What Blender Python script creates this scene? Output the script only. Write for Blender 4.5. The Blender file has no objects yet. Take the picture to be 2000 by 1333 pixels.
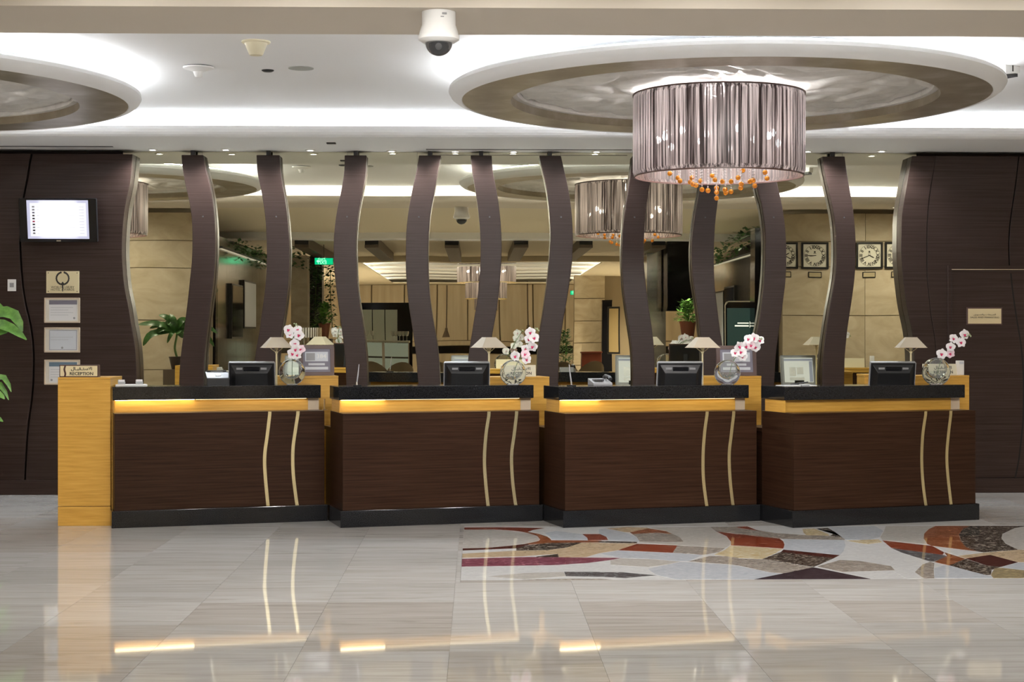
import bpy, bmesh, math, random
from mathutils import Vector, Matrix
random.seed(7)
S = bpy.context.scene
COL = S.collection
PI = math.pi

# ------------------------------------------------------------------ camera, exposure, world
F_PX, CX, HZ, EYE = 3137.0, 1000.0, 655.0, 1.51
YAW = math.radians(1.26)
cam_d = bpy.data.cameras.new('camera'); cam = bpy.data.objects.new('camera', cam_d); COL.objects.link(cam)
cam.location = (0, 0, EYE); cam.rotation_euler = (PI/2, 0, -YAW)
cam_d.sensor_width = 36.0; cam_d.lens = 36.0*F_PX/2000.0
cam_d.shift_y = -(666.5-HZ)/2000.0
cam_d.clip_end = 200
S.camera = cam
S.view_settings.view_transform = 'Standard'; S.view_settings.look = 'None'
S.view_settings.exposure = 1.18; S.view_settings.gamma = 1.0; S.view_settings.use_curve_mapping = False
S.cycles.use_denoising = True
S.cycles.max_bounces = 12; S.cycles.diffuse_bounces = 5; S.cycles.glossy_bounces = 6
S.cycles.transparent_max_bounces = 12
S.cycles.sample_clamp_indirect = 6.0
W = bpy.data.worlds.new('world'); S.world = W; W.use_nodes = True
W.node_tree.nodes['Background'].inputs[0].default_value = (0.9, 0.92, 1, 1)
W.node_tree.nodes['Background'].inputs[1].default_value = 0.05
YM = 15.45            # plane of the mirror wall
L_SLOT, L_RING, L_SPOT, L_FILL, L_LOUNGE_FILL, L_CHAND = 2.6, 4.8, 36.0, 80.0, 760.0, 13.0

def ray(px, py):
    u = (px-CX)/F_PX; v = -(py-HZ)/F_PX
    return Vector((u*math.cos(YAW)+math.sin(YAW), math.cos(YAW)-u*math.sin(YAW), v))
def at(px, py, y):                # point seen at that pixel, at depth y
    d = ray(px, py); t = y/d.y
    return Vector((d.x*t, y, EYE+d.z*t))
def on_z(px, py, z=0.0):          # point seen at that pixel on the level z
    d = ray(px, py); t = (z-EYE)/d.z
    return Vector((d.x*t, d.y*t, z))
def mir(px, py, dv):              # real place of what the mirror shows at that pixel, dv = unfolded depth
    p = at(px, py, dv); p.y = 2*YM-dv
    return p

# ------------------------------------------------------------------ materials
MATS = {}
def nodes(name):
    m = bpy.data.materials.new(name); m.use_nodes = True
    nt = m.node_tree
    return m, nt, nt.nodes['Principled BSDF']
def mat(name, col, rough=0.5, metal=0.0, spec=0.5, coat=0.0, emit=None, es=1.0, trans=0.0, alpha=1.0, ior=1.45):
    if name in MATS: return MATS[name]
    m, nt, b = nodes(name)
    b.inputs['Base Color'].default_value = (*col, 1); b.inputs['Roughness'].default_value = rough
    b.inputs['Metallic'].default_value = metal; b.inputs['Specular IOR Level'].default_value = spec
    b.inputs['Coat Weight'].default_value = coat; b.inputs['Coat Roughness'].default_value = 0.08
    b.inputs['Transmission Weight'].default_value = trans; b.inputs['Alpha'].default_value = alpha
    b.inputs['IOR'].default_value = ior
    if emit: b.inputs['Emission Color'].default_value = (*emit, 1); b.inputs['Emission Strength'].default_value = es
    MATS[name] = m
    return m
def link(nt, a, b): nt.links.new(a, b)
def grain(name, cols, scale, rough=0.3, spec=0.5, coat=0.0, bump=0.0, detail=6, rand=0.0, metal=0.0, distort=0.0, ns=1.0, randval=0.0):
    """noise along an axis -> colour ramp; optional random shift per object"""
    m, nt, b = nodes(name)
    tc = nt.nodes.new('ShaderNodeTexCoord'); mp = nt.nodes.new('ShaderNodeMapping')
    mp.inputs['Scale'].default_value = scale
    nz = nt.nodes.new('ShaderNodeTexNoise'); nz.inputs['Scale'].default_value = ns; nz.inputs['Detail'].default_value = detail
    nz.inputs['Roughness'].default_value = 0.6; nz.inputs['Distortion'].default_value = distort
    rp = nt.nodes.new('ShaderNodeValToRGB')
    el = rp.color_ramp.elements
    n = len(cols)
    while len(el) < n: el.new(0.5)
    for i, c in enumerate(cols):
        el[i].position = 0.3+0.4*i/(n-1) if len(c) == 3 else c[3]
        el[i].color = (*c[:3], 1)
    link(nt, tc.outputs['Object'], mp.inputs['Vector']); link(nt, mp.outputs[0], nz.inputs['Vector'])
    link(nt, nz.outputs['Fac'], rp.inputs[0])
    out = rp.outputs[0]
    if rand:
        oi = nt.nodes.new('ShaderNodeObjectInfo')
        mul = nt.nodes.new('ShaderNodeVectorMath'); mul.operation = 'SCALE'; mul.inputs[0].default_value = (37, 91, 53)
        link(nt, oi.outputs['Random'], mul.inputs['Scale']); link(nt, mul.outputs[0], mp.inputs['Location'])
        hs = nt.nodes.new('ShaderNodeHueSaturation'); mr = nt.nodes.new('ShaderNodeMapRange')
        mr.inputs[3].default_value = 1-rand; mr.inputs[4].default_value = 1+rand
        link(nt, oi.outputs['Random'], mr.inputs[0]); link(nt, mr.outputs[0], hs.inputs['Value']); link(nt, out, hs.inputs['Color'])
        out = hs.outputs[0]
    link(nt, out, b.inputs['Base Color'])
    b.inputs['Roughness'].default_value = rough; b.inputs['Specular IOR Level'].default_value = spec
    b.inputs['Coat Weight'].default_value = coat; b.inputs['Coat Roughness'].default_value = 0.1
    b.inputs['Metallic'].default_value = metal
    if bump:
        bp = nt.nodes.new('ShaderNodeBump'); bp.inputs['Strength'].default_value = bump; bp.inputs['Distance'].default_value = 0.004
        link(nt, nz.outputs['Fac'], bp.inputs['Height']); link(nt, bp.outputs[0], b.inputs['Normal'])
    MATS[name] = m
    return m
wenge = grain('dark wenge wood', [(.017,.0068,.0035), (.032,.0142,.0078), (.049,.0235,.0135)], (1.6, 1.6, 70), 0.30, 0.14, 0.0, 0.05)
wenge_wall = grain('dark wenge wall wood', [(.021,.0105,.0078), (.034,.0195,.0155), (.047,.029,.0245)], (1.3, 1.3, 80), 0.36, 0.24, 0.0, 0.05)
wenge_edge = grain('dark wenge edge banding', [(.014,.008,.006), (.024,.014,.011), (.034,.020,.016)], (1.3, 1.3, 60), 0.34, 0.15, 0.0, 0.0)
oak = grain('honey oak veneer', [(.47,.245,.036), (.58,.315,.055), (.66,.375,.08)], (3, 3, 60), 0.38, 0.4, 0.1, 0.04)
granite = grain('black granite', [(.003,.003,.004), (.006,.0065,.0075), (.03,.03,.033,.72), (.14,.14,.14,.82)], (220, 220, 220), 0.10, 0.3, 0.0, 0, 2)
marble = grain('cream marble', [(.345,.315,.285,.30), (.44,.412,.382,.48), (.50,.475,.448,.68)], (0.9, 11, 1), 0.04, 0.55, 0.0, 0, 11, rand=0.06, distort=1.8)
marble_pale = grain('pale grey marble tile', [(.385,.365,.34,.28), (.49,.475,.455,.48), (.55,.54,.525,.68)], (0.9, 11, 1), 0.04, 0.55, 0.0, 0, 11, rand=0.05, distort=1.8)
stone = grain('travertine', [(.44,.37,.25), (.54,.46,.33), (.62,.54,.41)], (1.5, 1.5, 3), 0.45, 0.4, 0, 0.03, 8, rand=0.05, distort=1.5)
plaster = mat('white ceiling paint', (.84,.85,.86), 0.7)
plaster_warm = mat('warm ceiling paint', (.66,.60,.52), 0.7)
plaster_tan = mat('tan ceiling paint', (.74,.66,.50), 0.7)
silverleaf = grain('silver leaf band', [(.36,.31,.23), (.43,.38,.29), (.58,.54,.47)], (3, 3, 3), 0.34, 0.5, 0, 0.0, 5, metal=0.5)
relief_m = grain('grey plaster relief', [(.52,.51,.48), (.66,.65,.62), (.76,.75,.72)], (4, 4, 4), 0.5, 0.5, 0, 0.0, 5)
brass = mat('polished brass inlay', (.86,.76,.46), 0.24, 0.95)
gold_matte = mat('brushed gold plate', (.70,.61,.38), 0.42, 0.15)
black = mat('black plastic', (.012,.012,.013), 0.35)
black_gloss = mat('gloss black', (.008,.008,.010), 0.08)
darkgrey = mat('dark grey plastic', (.05,.05,.055), 0.4)
grey = mat('mid grey plastic', (.30,.30,.31), 0.45)
white = mat('white plastic', (.80,.80,.79), 0.4)
cream_pl = mat('cream plastic', (.74,.68,.50), 0.45)
paper = mat('white paper', (.72,.72,.73), 0.7)
paper_blue = mat('pale blue paper', (.60,.63,.68), 0.7)
ink = mat('dark ink', (.03,.025,.02), 0.6)
ink_grey = mat('grey ink', (.30,.30,.31), 0.6)
silver = mat('polished chrome', (.75,.75,.76), 0.12, 1.0)
seam_m = mat('dark joint', (.006,.004,.004), 0.8)
stoneseam = mat('stone joint', (.24,.19,.12), 0.8)
led = mat('led tape', (1,1,1), 0.5, emit=(.97,.985,1), es=L_SLOT*7)
led_ring = mat('led ring', (1,1,1), 0.5, emit=(.97,.985,1), es=L_RING*7)
led_warm = mat('warm led tape', (1,1,1), 0.5, emit=(1,.82,.48), es=10)
led_soft = mat('soft warm led tape', (1,1,1), 0.5, emit=(1,.80,.46), es=2.0)
lens_m = mat('lit lamp lens', (1,1,1), 0.5, emit=(1,.97,.92), es=14)
bulb_m = mat('lit bulb', (1,1,1), 0.5, emit=(1,.95,.93), es=80)
screen_white = mat('lit white screen', (.1,.1,.1), 0.3, emit=(.93,.93,1.0), es=.43)
screen_edge = mat('lit pale lilac screen', (.1,.1,.1), 0.3, emit=(.62,.62,.82), es=0.4)
screen_ui = mat('lit desk screen', (.1,.1,.1), 0.3, emit=(.72,.77,.80), es=0.4)
screen_ui2 = mat('lit desk screen side', (.1,.1,.1), 0.3, emit=(.30,.34,.48), es=0.35)
screen_teal = mat('lit teal screen', (.02,.03,.03), 0.15, emit=(.035,.075,.075), es=.32)
exit_green = mat('lit green sign', (.0,.1,.05), 0.4, emit=(.0,.42,.20), es=1.0)
exit_pale = mat('lit sign figure', (.2,.5,.4), 0.4, emit=(.35,1,.7), es=1.0)
glass = mat('clear glass', (.96,.98,.97), 0.02, trans=1.0, ior=1.45)
smoke_glass = mat('smoked dome glass', (.35,.35,.36), 0.03, trans=0.9, ior=1.3)
petal_m = mat('white petal', (.82,.80,.81), 0.55)
petal_p = mat('pink petal', (.80,.62,.68), 0.55)
lip_m = mat('magenta orchid lip', (.62,.03,.13), 0.5)
stem_m = mat('green stem', (.10,.19,.05), 0.5)
leaf_m = grain('glossy green leaf', [(.07,.20,.03), (.13,.32,.05), (.22,.45,.09)], (14, 14, 14), 0.32)
leaf_d = grain('deep green leaf', [(.02,.07,.015), (.04,.12,.025), (.07,.19,.04)], (14, 14, 14), 0.35)
terracotta = mat('red brown pot', (.19,.055,.025), 0.4)
amber = mat('amber glass', (.66,.25,.02), 0.03, trans=0.6, ior=1.45)
crystal = mat('clear crystal', (.95,.90,.88), 0.05, trans=0.7)
pebble_m = grain('river pebbles', [(.10,.09,.08), (.40,.37,.33), (.68,.66,.62)], (60, 60, 60), 0.4)
shade_cloth = mat('taupe silk lamp shade', (.50,.44,.34), 0.7)
curtain_m = grain('cream curtain', [(.46,.39,.28), (.54,.46,.34), (.60,.52,.40)], (6, 6, .4), 0.8)
brushed = grain('brushed steel', [(.40,.38,.35), (.52,.50,.47), (.62,.60,.57)], (0.5, 0.5, 4), 0.13, 0.5, 0, 0.10, 3, metal=1.0)
brown_frame = mat('brown picture frame', (.085,.045,.038), 0.35)
beige_frame = mat('pale gold picture frame', (.58,.47,.35), 0.4, 0.1)
grey_mat = mat('grey lilac card', (.20,.19,.24), 0.6)
velvet = mat('cream upholstery', (.42,.36,.27), 0.8)
redwood = mat('red brown wood', (.13,.03,.015), 0.35)
walnut = mat('walnut box beam', (.11,.08,.055), 0.45)
frost = mat('frosted green glass', (.42,.50,.47), 0.25, emit=(.5,.6,.55), es=0.12)
# mirror: tinted silvered glass with a faint waviness
def mirror_mat():
    m, nt, b = nodes('bronze tinted mirror')
    b.inputs['Base Color'].default_value = (.72,.69,.54,1); b.inputs['Metallic'].default_value = 1.0; b.inputs['Roughness'].default_value = 0.0
    tc = nt.nodes.new('ShaderNodeTexCoord'); nz = nt.nodes.new('ShaderNodeTexNoise'); nz.inputs['Scale'].default_value = 1.1; nz.inputs['Detail'].default_value = 0
    bp = nt.nodes.new('ShaderNodeBump'); bp.inputs['Strength'].default_value = 0.05; bp.inputs['Distance'].default_value = 0.015
    link(nt, tc.outputs['Object'], nz.inputs['Vector']); link(nt, nz.outputs['Fac'], bp.inputs['Height']); link(nt, bp.outputs[0], b.inputs['Normal'])
    return m
mirror_m = mirror_mat()
def thread_mat():
    m, nt, b = nodes('string shade threads')
    tc = nt.nodes.new('ShaderNodeTexCoord'); mp = nt.nodes.new('ShaderNodeMapping'); mp.inputs['Scale'].default_value = (46, 46, 0.5)
    nz = nt.nodes.new('ShaderNodeTexNoise'); nz.inputs['Scale'].default_value = 1; nz.inputs['Detail'].default_value = 4; nz.inputs['Roughness'].default_value = .8
    link(nt, tc.outputs['Object'], mp.inputs[0]); link(nt, mp.outputs[0], nz.inputs['Vector'])
    def ramp(p0, c0, p1, c1):
        r = nt.nodes.new('ShaderNodeValToRGB'); e = r.color_ramp.elements
        e[0].position, e[1].position = p0, p1; e[0].color, e[1].color = (*c0, 1), (*c1, 1)
        link(nt, nz.outputs['Fac'], r.inputs[0]); return r.outputs[0]
    link(nt, ramp(.42, (.014,.007,.006), .62, (.12,.072,.058)), b.inputs['Base Color']); b.inputs['Roughness'].default_value = .38
    tl = nt.nodes.new('ShaderNodeBsdfTranslucent'); link(nt, ramp(.44, (.010,.006,.006), .60, (.57,.50,.49)), tl.inputs[0])
    mx = nt.nodes.new('ShaderNodeMixShader'); mx.inputs[0].default_value = .22
    link(nt, b.outputs[0], mx.inputs[1]); link(nt, tl.outputs[0], mx.inputs[2])
    tr = nt.nodes.new('ShaderNodeBsdfTransparent')
    m2 = nt.nodes.new('ShaderNodeMixShader')
    link(nt, ramp(.52, (0,0,0), .74, (.30,.30,.30)), m2.inputs[0]); link(nt, mx.outputs[0], m2.inputs[1]); link(nt, tr.outputs[0], m2.inputs[2])
    link(nt, m2.outputs[0], nt.nodes['Material Output'].inputs[0])
    return m
thread_m = thread_mat()
def marble_mat(name, a, b_, c, sc=(9, 26, 9), rough=0.06, v=.68):
    return grain(name, [(*a, .40), (*b_, .55), (*c, v)], sc, rough, 0.4, 0, 0, 12, distort=3.0)
MO = {
 'R': marble_mat('red marble', (.15,.024,.010), (.22,.042,.018), (.48,.26,.18)),
 'O': marble_mat('orange brown marble', (.17,.045,.014), (.27,.085,.032), (.55,.37,.26)),
 'D': marble_mat('dark brown marble', (.014,.010,.008), (.035,.023,.017), (.62,.55,.46), (13, 40, 13), v=.62),
 'M': marble_mat('maroon marble', (.035,.007,.006), (.065,.012,.010), (.26,.12,.10)),
 'P': marble_mat('purple marble', (.15,.032,.055), (.21,.058,.085), (.55,.36,.40)),
 'T': marble_mat('taupe marble', (.22,.19,.16), (.34,.30,.26), (.50,.46,.41)),
 'W': marble_mat('white marble', (.52,.52,.52), (.60,.60,.59), (.66,.655,.65)),
 'B': marble_mat('blue grey marble', (.40,.42,.455), (.48,.50,.535), (.55,.565,.595)),
 'Y': marble_mat('yellow marble', (.46,.33,.15), (.58,.50,.34), (.66,.62,.52)),
 'C': marble_mat('tan marble', (.40,.29,.17), (.50,.385,.26), (.60,.51,.38)),
 'L': marble_mat('pale grey marble', (.40,.375,.345), (.475,.45,.415), (.54,.515,.48)),
 'S': marble_mat('slate purple marble', (.022,.014,.020), (.045,.031,.040), (.14,.12,.13)),
 'K': marble_mat('slate grey marble', (.05,.05,.054), (.10,.10,.105), (.50,.50,.50)),
 'V': marble_mat('olive marble', (.20,.155,.075), (.32,.26,.145), (.45,.385,.25)),
}

# ------------------------------------------------------------------ geometry helpers
class MB:
    def __init__(s): s.v = []; s.f = []
    def add(s, vs, fs):
        n = len(s.v); s.v += [tuple(v) for v in vs]; s.f += [tuple(i+n for i in f) for f in fs]; return s
    def box(s, x0, x1, y0, y1, z0, z1):
        return s.add([(x0,y0,z0),(x1,y0,z0),(x1,y1,z0),(x0,y1,z0),(x0,y0,z1),(x1,y0,z1),(x1,y1,z1),(x0,y1,z1)],
                     [(0,3,2,1),(4,5,6,7),(0,1,5,4),(1,2,6,5),(2,3,7,6),(3,0,4,7)])
    def prism(s, poly, a, b, axis='y'):
        """poly of 2-D points; axis y: (x,z) extruded from y=a to b; z: (x,y); x: (y,z)"""
        n = len(poly)
        def P(p, t): return {'y': (p[0], t, p[1]), 'z': (p[0], p[1], t), 'x': (t, p[0], p[1])}[axis]
        vs = [P(p, a) for p in poly]+[P(p, b) for p in poly]
        fs = [tuple(range(n)), tuple(range(2*n-1, n-1, -1))]+[(i, i+n, (i+1) % n+n, (i+1) % n) for i in range(n)]
        return s.add(vs, fs)
    def strip(s, left, right, a, b):
        """ribbon between two matching outlines (x,z), thick from y=a (front) to y=b: quads, so concave outlines fill well"""
        n = len(left); vs = []
        for l, r in zip(left, right): vs += [(l[0], a, l[1]), (r[0], a, r[1]), (r[0], b, r[1]), (l[0], b, l[1])]
        fs = [(0,1,2,3), tuple(4*(n-1)+k for k in (3,2,1,0))]
        for i in range(n-1):
            o = 4*i; q = o+4
            fs += [(o, q, q+1, o+1), (o+1, q+1, q+2, o+2), (o+2, q+2, q+3, o+3), (o+3, q+3, q, o)]
        return s.add(vs, fs)
    def lathe(s, prof, seg=24, c=(0,0,0), ax='z', close=False):
        vs = []; fs = []; n = len(prof)
        for k in range(seg):
            a = 2*PI*k/seg; ca, sa = math.cos(a), math.sin(a)
            for r, h in prof:
                p = (r*ca, r*sa, h) if ax == 'z' else ((r*ca, h, r*sa) if ax == 'y' else (h, r*ca, r*sa))
                vs.append((p[0]+c[0], p[1]+c[1], p[2]+c[2]))
        for k in range(seg):
            k2 = (k+1) % seg
            for i in range(n-1 if not close else n):
                j = (i+1) % n
                fs.append((k*n+i, k2*n+i, k2*n+j, k*n+j))
        if not close:
            if prof[0][0] > 1e-6: fs.append(tuple(k*n for k in range(seg))[::-1])
            if prof[-1][0] > 1e-6: fs.append(tuple(k*n+n-1 for k in range(seg)))
        return s.add(vs, fs)
    def tube(s, pts, r, seg=8):
        pts = [Vector(p) for p in pts]; vs = []; fs = []
        rr = r if isinstance(r, (list, tuple)) else [r]*len(pts)
        up = Vector((0.3, 0.2, 1)).normalized()
        for i, p in enumerate(pts):
            t = (pts[min(i+1, len(pts)-1)]-pts[max(i-1, 0)]).normalized()
            a = t.cross(up)
            if a.length < 1e-3: a = t.cross(Vector((1, 0, 0)))
            a.normalize(); b = t.cross(a)
            for k in range(seg):
                q = 2*PI*k/seg; vs.append(p+(a*math.cos(q)+b*math.sin(q))*rr[i])
        for i in range(len(pts)-1):
            for k in range(seg):
                k2 = (k+1) % seg; fs.append((i*seg+k, i*seg+k2, (i+1)*seg+k2, (i+1)*seg+k))
        fs.append(tuple(range(seg))[::-1]); fs.append(tuple((len(pts)-1)*seg+k for k in range(seg)))
        return s.add(vs, fs)
    def ball(s, c, r, seg=10, rings=6, sq=(1,1,1)):
        prof = [(max(math.sin(PI*i/rings)*r, 0), -math.cos(PI*i/rings)*r) for i in range(rings+1)]
        m = MB().lathe(prof, seg)
        return s.add([(v[0]*sq[0]+c[0], v[1]*sq[1]+c[1], v[2]*sq[2]+c[2]) for v in m.v], m.f)
    def move(s, M):
        s.v = [tuple(M @ Vector(v)) for v in s.v]; return s
def mesh(name, mb, m, smooth=False, bevel=0.0):
    me = bpy.data.meshes.new(name)
    me.from_pydata(mb.v, [], mb.f); me.update()
    bm = bmesh.new(); bm.from_mesh(me)
    bmesh.ops.remove_doubles(bm, verts=bm.verts, dist=1e-5)
    bmesh.ops.recalc_face_normals(bm, faces=bm.faces)
    if bevel:
        ed = [e for e in bm.edges if len(e.link_faces) == 2 and e.calc_face_angle(0) > 0.6]
        bmesh.ops.bevel(bm, geom=ed, offset=bevel, segments=2, profile=0.6, affect='EDGES')
    bm.to_mesh(me); bm.free()
    if m: me.materials.append(m)
    if smooth:
        for p in me.polygons: p.use_smooth = True
        try: me.set_sharp_from_angle(angle=math.radians(40))
        except Exception: pass
    return me
def obj(name, mb, m, parent=None, smooth=False, bevel=0.0, loc=(0,0,0), rot=(0,0,0)):
    o = bpy.data.objects.new(name, mesh(name, mb, m, smooth, bevel)); COL.objects.link(o)
    o.location = loc; o.rotation_euler = rot
    if parent: o.parent = parent
    return o
def edge_band(o):
    o.data.materials.append(wenge_edge)
    for p in o.data.polygons:
        if abs(p.normal.y) < .3: p.material_index = 1
    return o
def shared(name, me, parent=None, loc=(0,0,0), rot=(0,0,0), sc=None):
    o = bpy.data.objects.new(name, me); COL.objects.link(o); o.location = loc; o.rotation_euler = rot
    if sc: o.scale = sc
    if parent: o.parent = parent
    return o
def tag(o, label, cat, group=None):
    o['label'] = label; o['category'] = cat
    if group: o['group'] = group
    return o
def thing(name, label, cat, loc=(0,0,0), rz=0.0, group=None):
    o = bpy.data.objects.new(name, None); COL.objects.link(o); o.empty_display_size = 0.1
    o.location = loc; o.rotation_euler = (0, 0, rz)
    return tag(o, label, cat, group)
def struct(o): o['kind'] = 'structure'; return o
def dup(root, loc, rz, label, group=None):
    r = root.copy(); COL.objects.link(r); r.location = loc; r.rotation_euler = (0, 0, rz); r['label'] = label
    if group: r['group'] = group
    for ch in list(root.children):
        c = ch.copy(); COL.objects.link(c); c.parent = r
        for g in ch.children:
            d = g.copy(); COL.objects.link(d); d.parent = c
    return r
def text(body, size, m, parent=None, loc=(0,0,0), rot=(PI/2,0,0), name='lettering', w=None, depth=0.0006, bold=0.0):
    """lettering in the XZ plane, facing -y, centred at loc; stretched to width w if given"""
    cu = bpy.data.curves.new('letters', 'FONT'); cu.body = body; cu.size = size; cu.align_x = 'CENTER'; cu.align_y = 'CENTER'
    cu.extrude = depth; cu.resolution_u = 2; cu.offset = bold
    t = bpy.data.objects.new('letters', cu); COL.objects.link(t)
    dg = bpy.context.evaluated_depsgraph_get(); me = bpy.data.meshes.new_from_object(t.evaluated_get(dg))
    bpy.data.objects.remove(t)
    xs = [v.co.x for v in me.vertices] or [0, 1]; ys = [v.co.y for v in me.vertices] or [0, 1]
    mx, my = (max(xs)+min(xs))/2, (max(ys)+min(ys))/2
    k = w/(max(xs)-min(xs)) if w else 1.0
    for v in me.vertices: v.co.x = (v.co.x-mx)*k; v.co.y -= my
    me.materials.clear(); me.materials.append(m); me.name = 'lettering'
    return shared(name, me, parent, loc, rot)
def spline(pts, n=6):
    """Catmull-Rom through 2-D or 3-D points"""
    P = [Vector(p) for p in pts]; out = []
    for i in range(len(P)-1):
        a, b, c, d = P[max(i-1, 0)], P[i], P[i+1], P[min(i+2, len(P)-1)]
        for k in range(n):
            t = k/n
            out.append(0.5*((2*b)+(c-a)*t+(2*a-5*b+4*c-d)*t*t+(3*b-a-3*c+d)*t**3))
    out.append(P[-1]); return out
def lamp(name, kind, loc, power, parent=None, col=(1,1,1), size=0.05, rot=(0,0,0), spot=2.4, blend=1.0):
    l = bpy.data.lights.new(name, kind); l.energy = power; l.color = col
    if kind == 'AREA': l.size = size
    else: l.shadow_soft_size = size
    if kind == 'SPOT': l.spot_size = spot; l.spot_blend = blend
    o = bpy.data.objects.new(name, l); COL.objects.link(o); o.location = loc; o.rotation_euler = rot
    if parent: o.parent = parent
    return o
AR_RECEPTION = '\ufedd\ufe8e\u0640\ufe92\ufed8\u0640\ufe98\ufeb3\ufefb\ufe8d'
AR_SALES = '\ufed6\ufef3\ufeee\ufeb4\ufe98\ufedf\ufe8d\ufeed \ufe95\ufe8e\ufecc\ufef4\ufe92\ufee4\ufedf\ufe8d'

# ================================================================== THE ROOM
XL, XR, YB, YF = -7.5, 8.0, -21.1, 15.6       # side walls, lounge end, wall behind the mirror
ZS, ZC = 3.27, 3.50                            # soffit level, recessed ceiling level
T = 0.71; TX, TY = -0.84, 11.93                # marble tile grid
floor = struct(obj('floor', MB().box(XL, XR, YB, YF, -0.30, -0.012), marble))
tile_me = mesh('tile', MB().box(0.0006, T-0.0006, 0.0006, T-0.0006, -0.012, 0.0), marble)
tile_pale = mesh('tile', MB().box(0.0006, T-0.0006, 0.0006, T-0.0006, -0.012, 0.0), marble_pale)
tr_ = random.Random(11)
MX0, MX1, MY0, MY1 = -0.10, 4.84, 9.885, 12.66  # mosaic field
def cut_tile(x0, x1, y0, y1):
    return MB().box(x0+.0006, x1-.0006, y0+.0006, y1-.0006, -0.012, 0.0)
for i in range(-6, 9):
    for j in range(-8, 6):
        x, y = TX+i*T, TY+j*T
        if y+T > YF: continue
        x0, x1, y0, y1 = x, x+T, y, y+T
        if x1 > MX0 and x0 < MX1 and y1 > MY0 and y0 < MY1:
            # tiles cut along the edge of the mosaic field
            parts = []
            if x0 < MX0-.02: parts.append((x0, MX0, y0, y1)); x0 = MX0
            if y0 < MY0-.02: parts.append((x0, x1, y0, MY0)); y0 = MY0
            if y1 > MY1+.02: parts.append((x0, x1, MY1, y1))
            for q in parts: obj('tile', cut_tile(*q), marble_pale if tr_.random() < .3 else marble, floor)
        else:
            pale = (j in (-3, -2) and tr_.random() < .92) or tr_.random() < .45
            shared('tile', tile_pale if pale else tile_me, floor, (x, y, 0))
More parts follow.
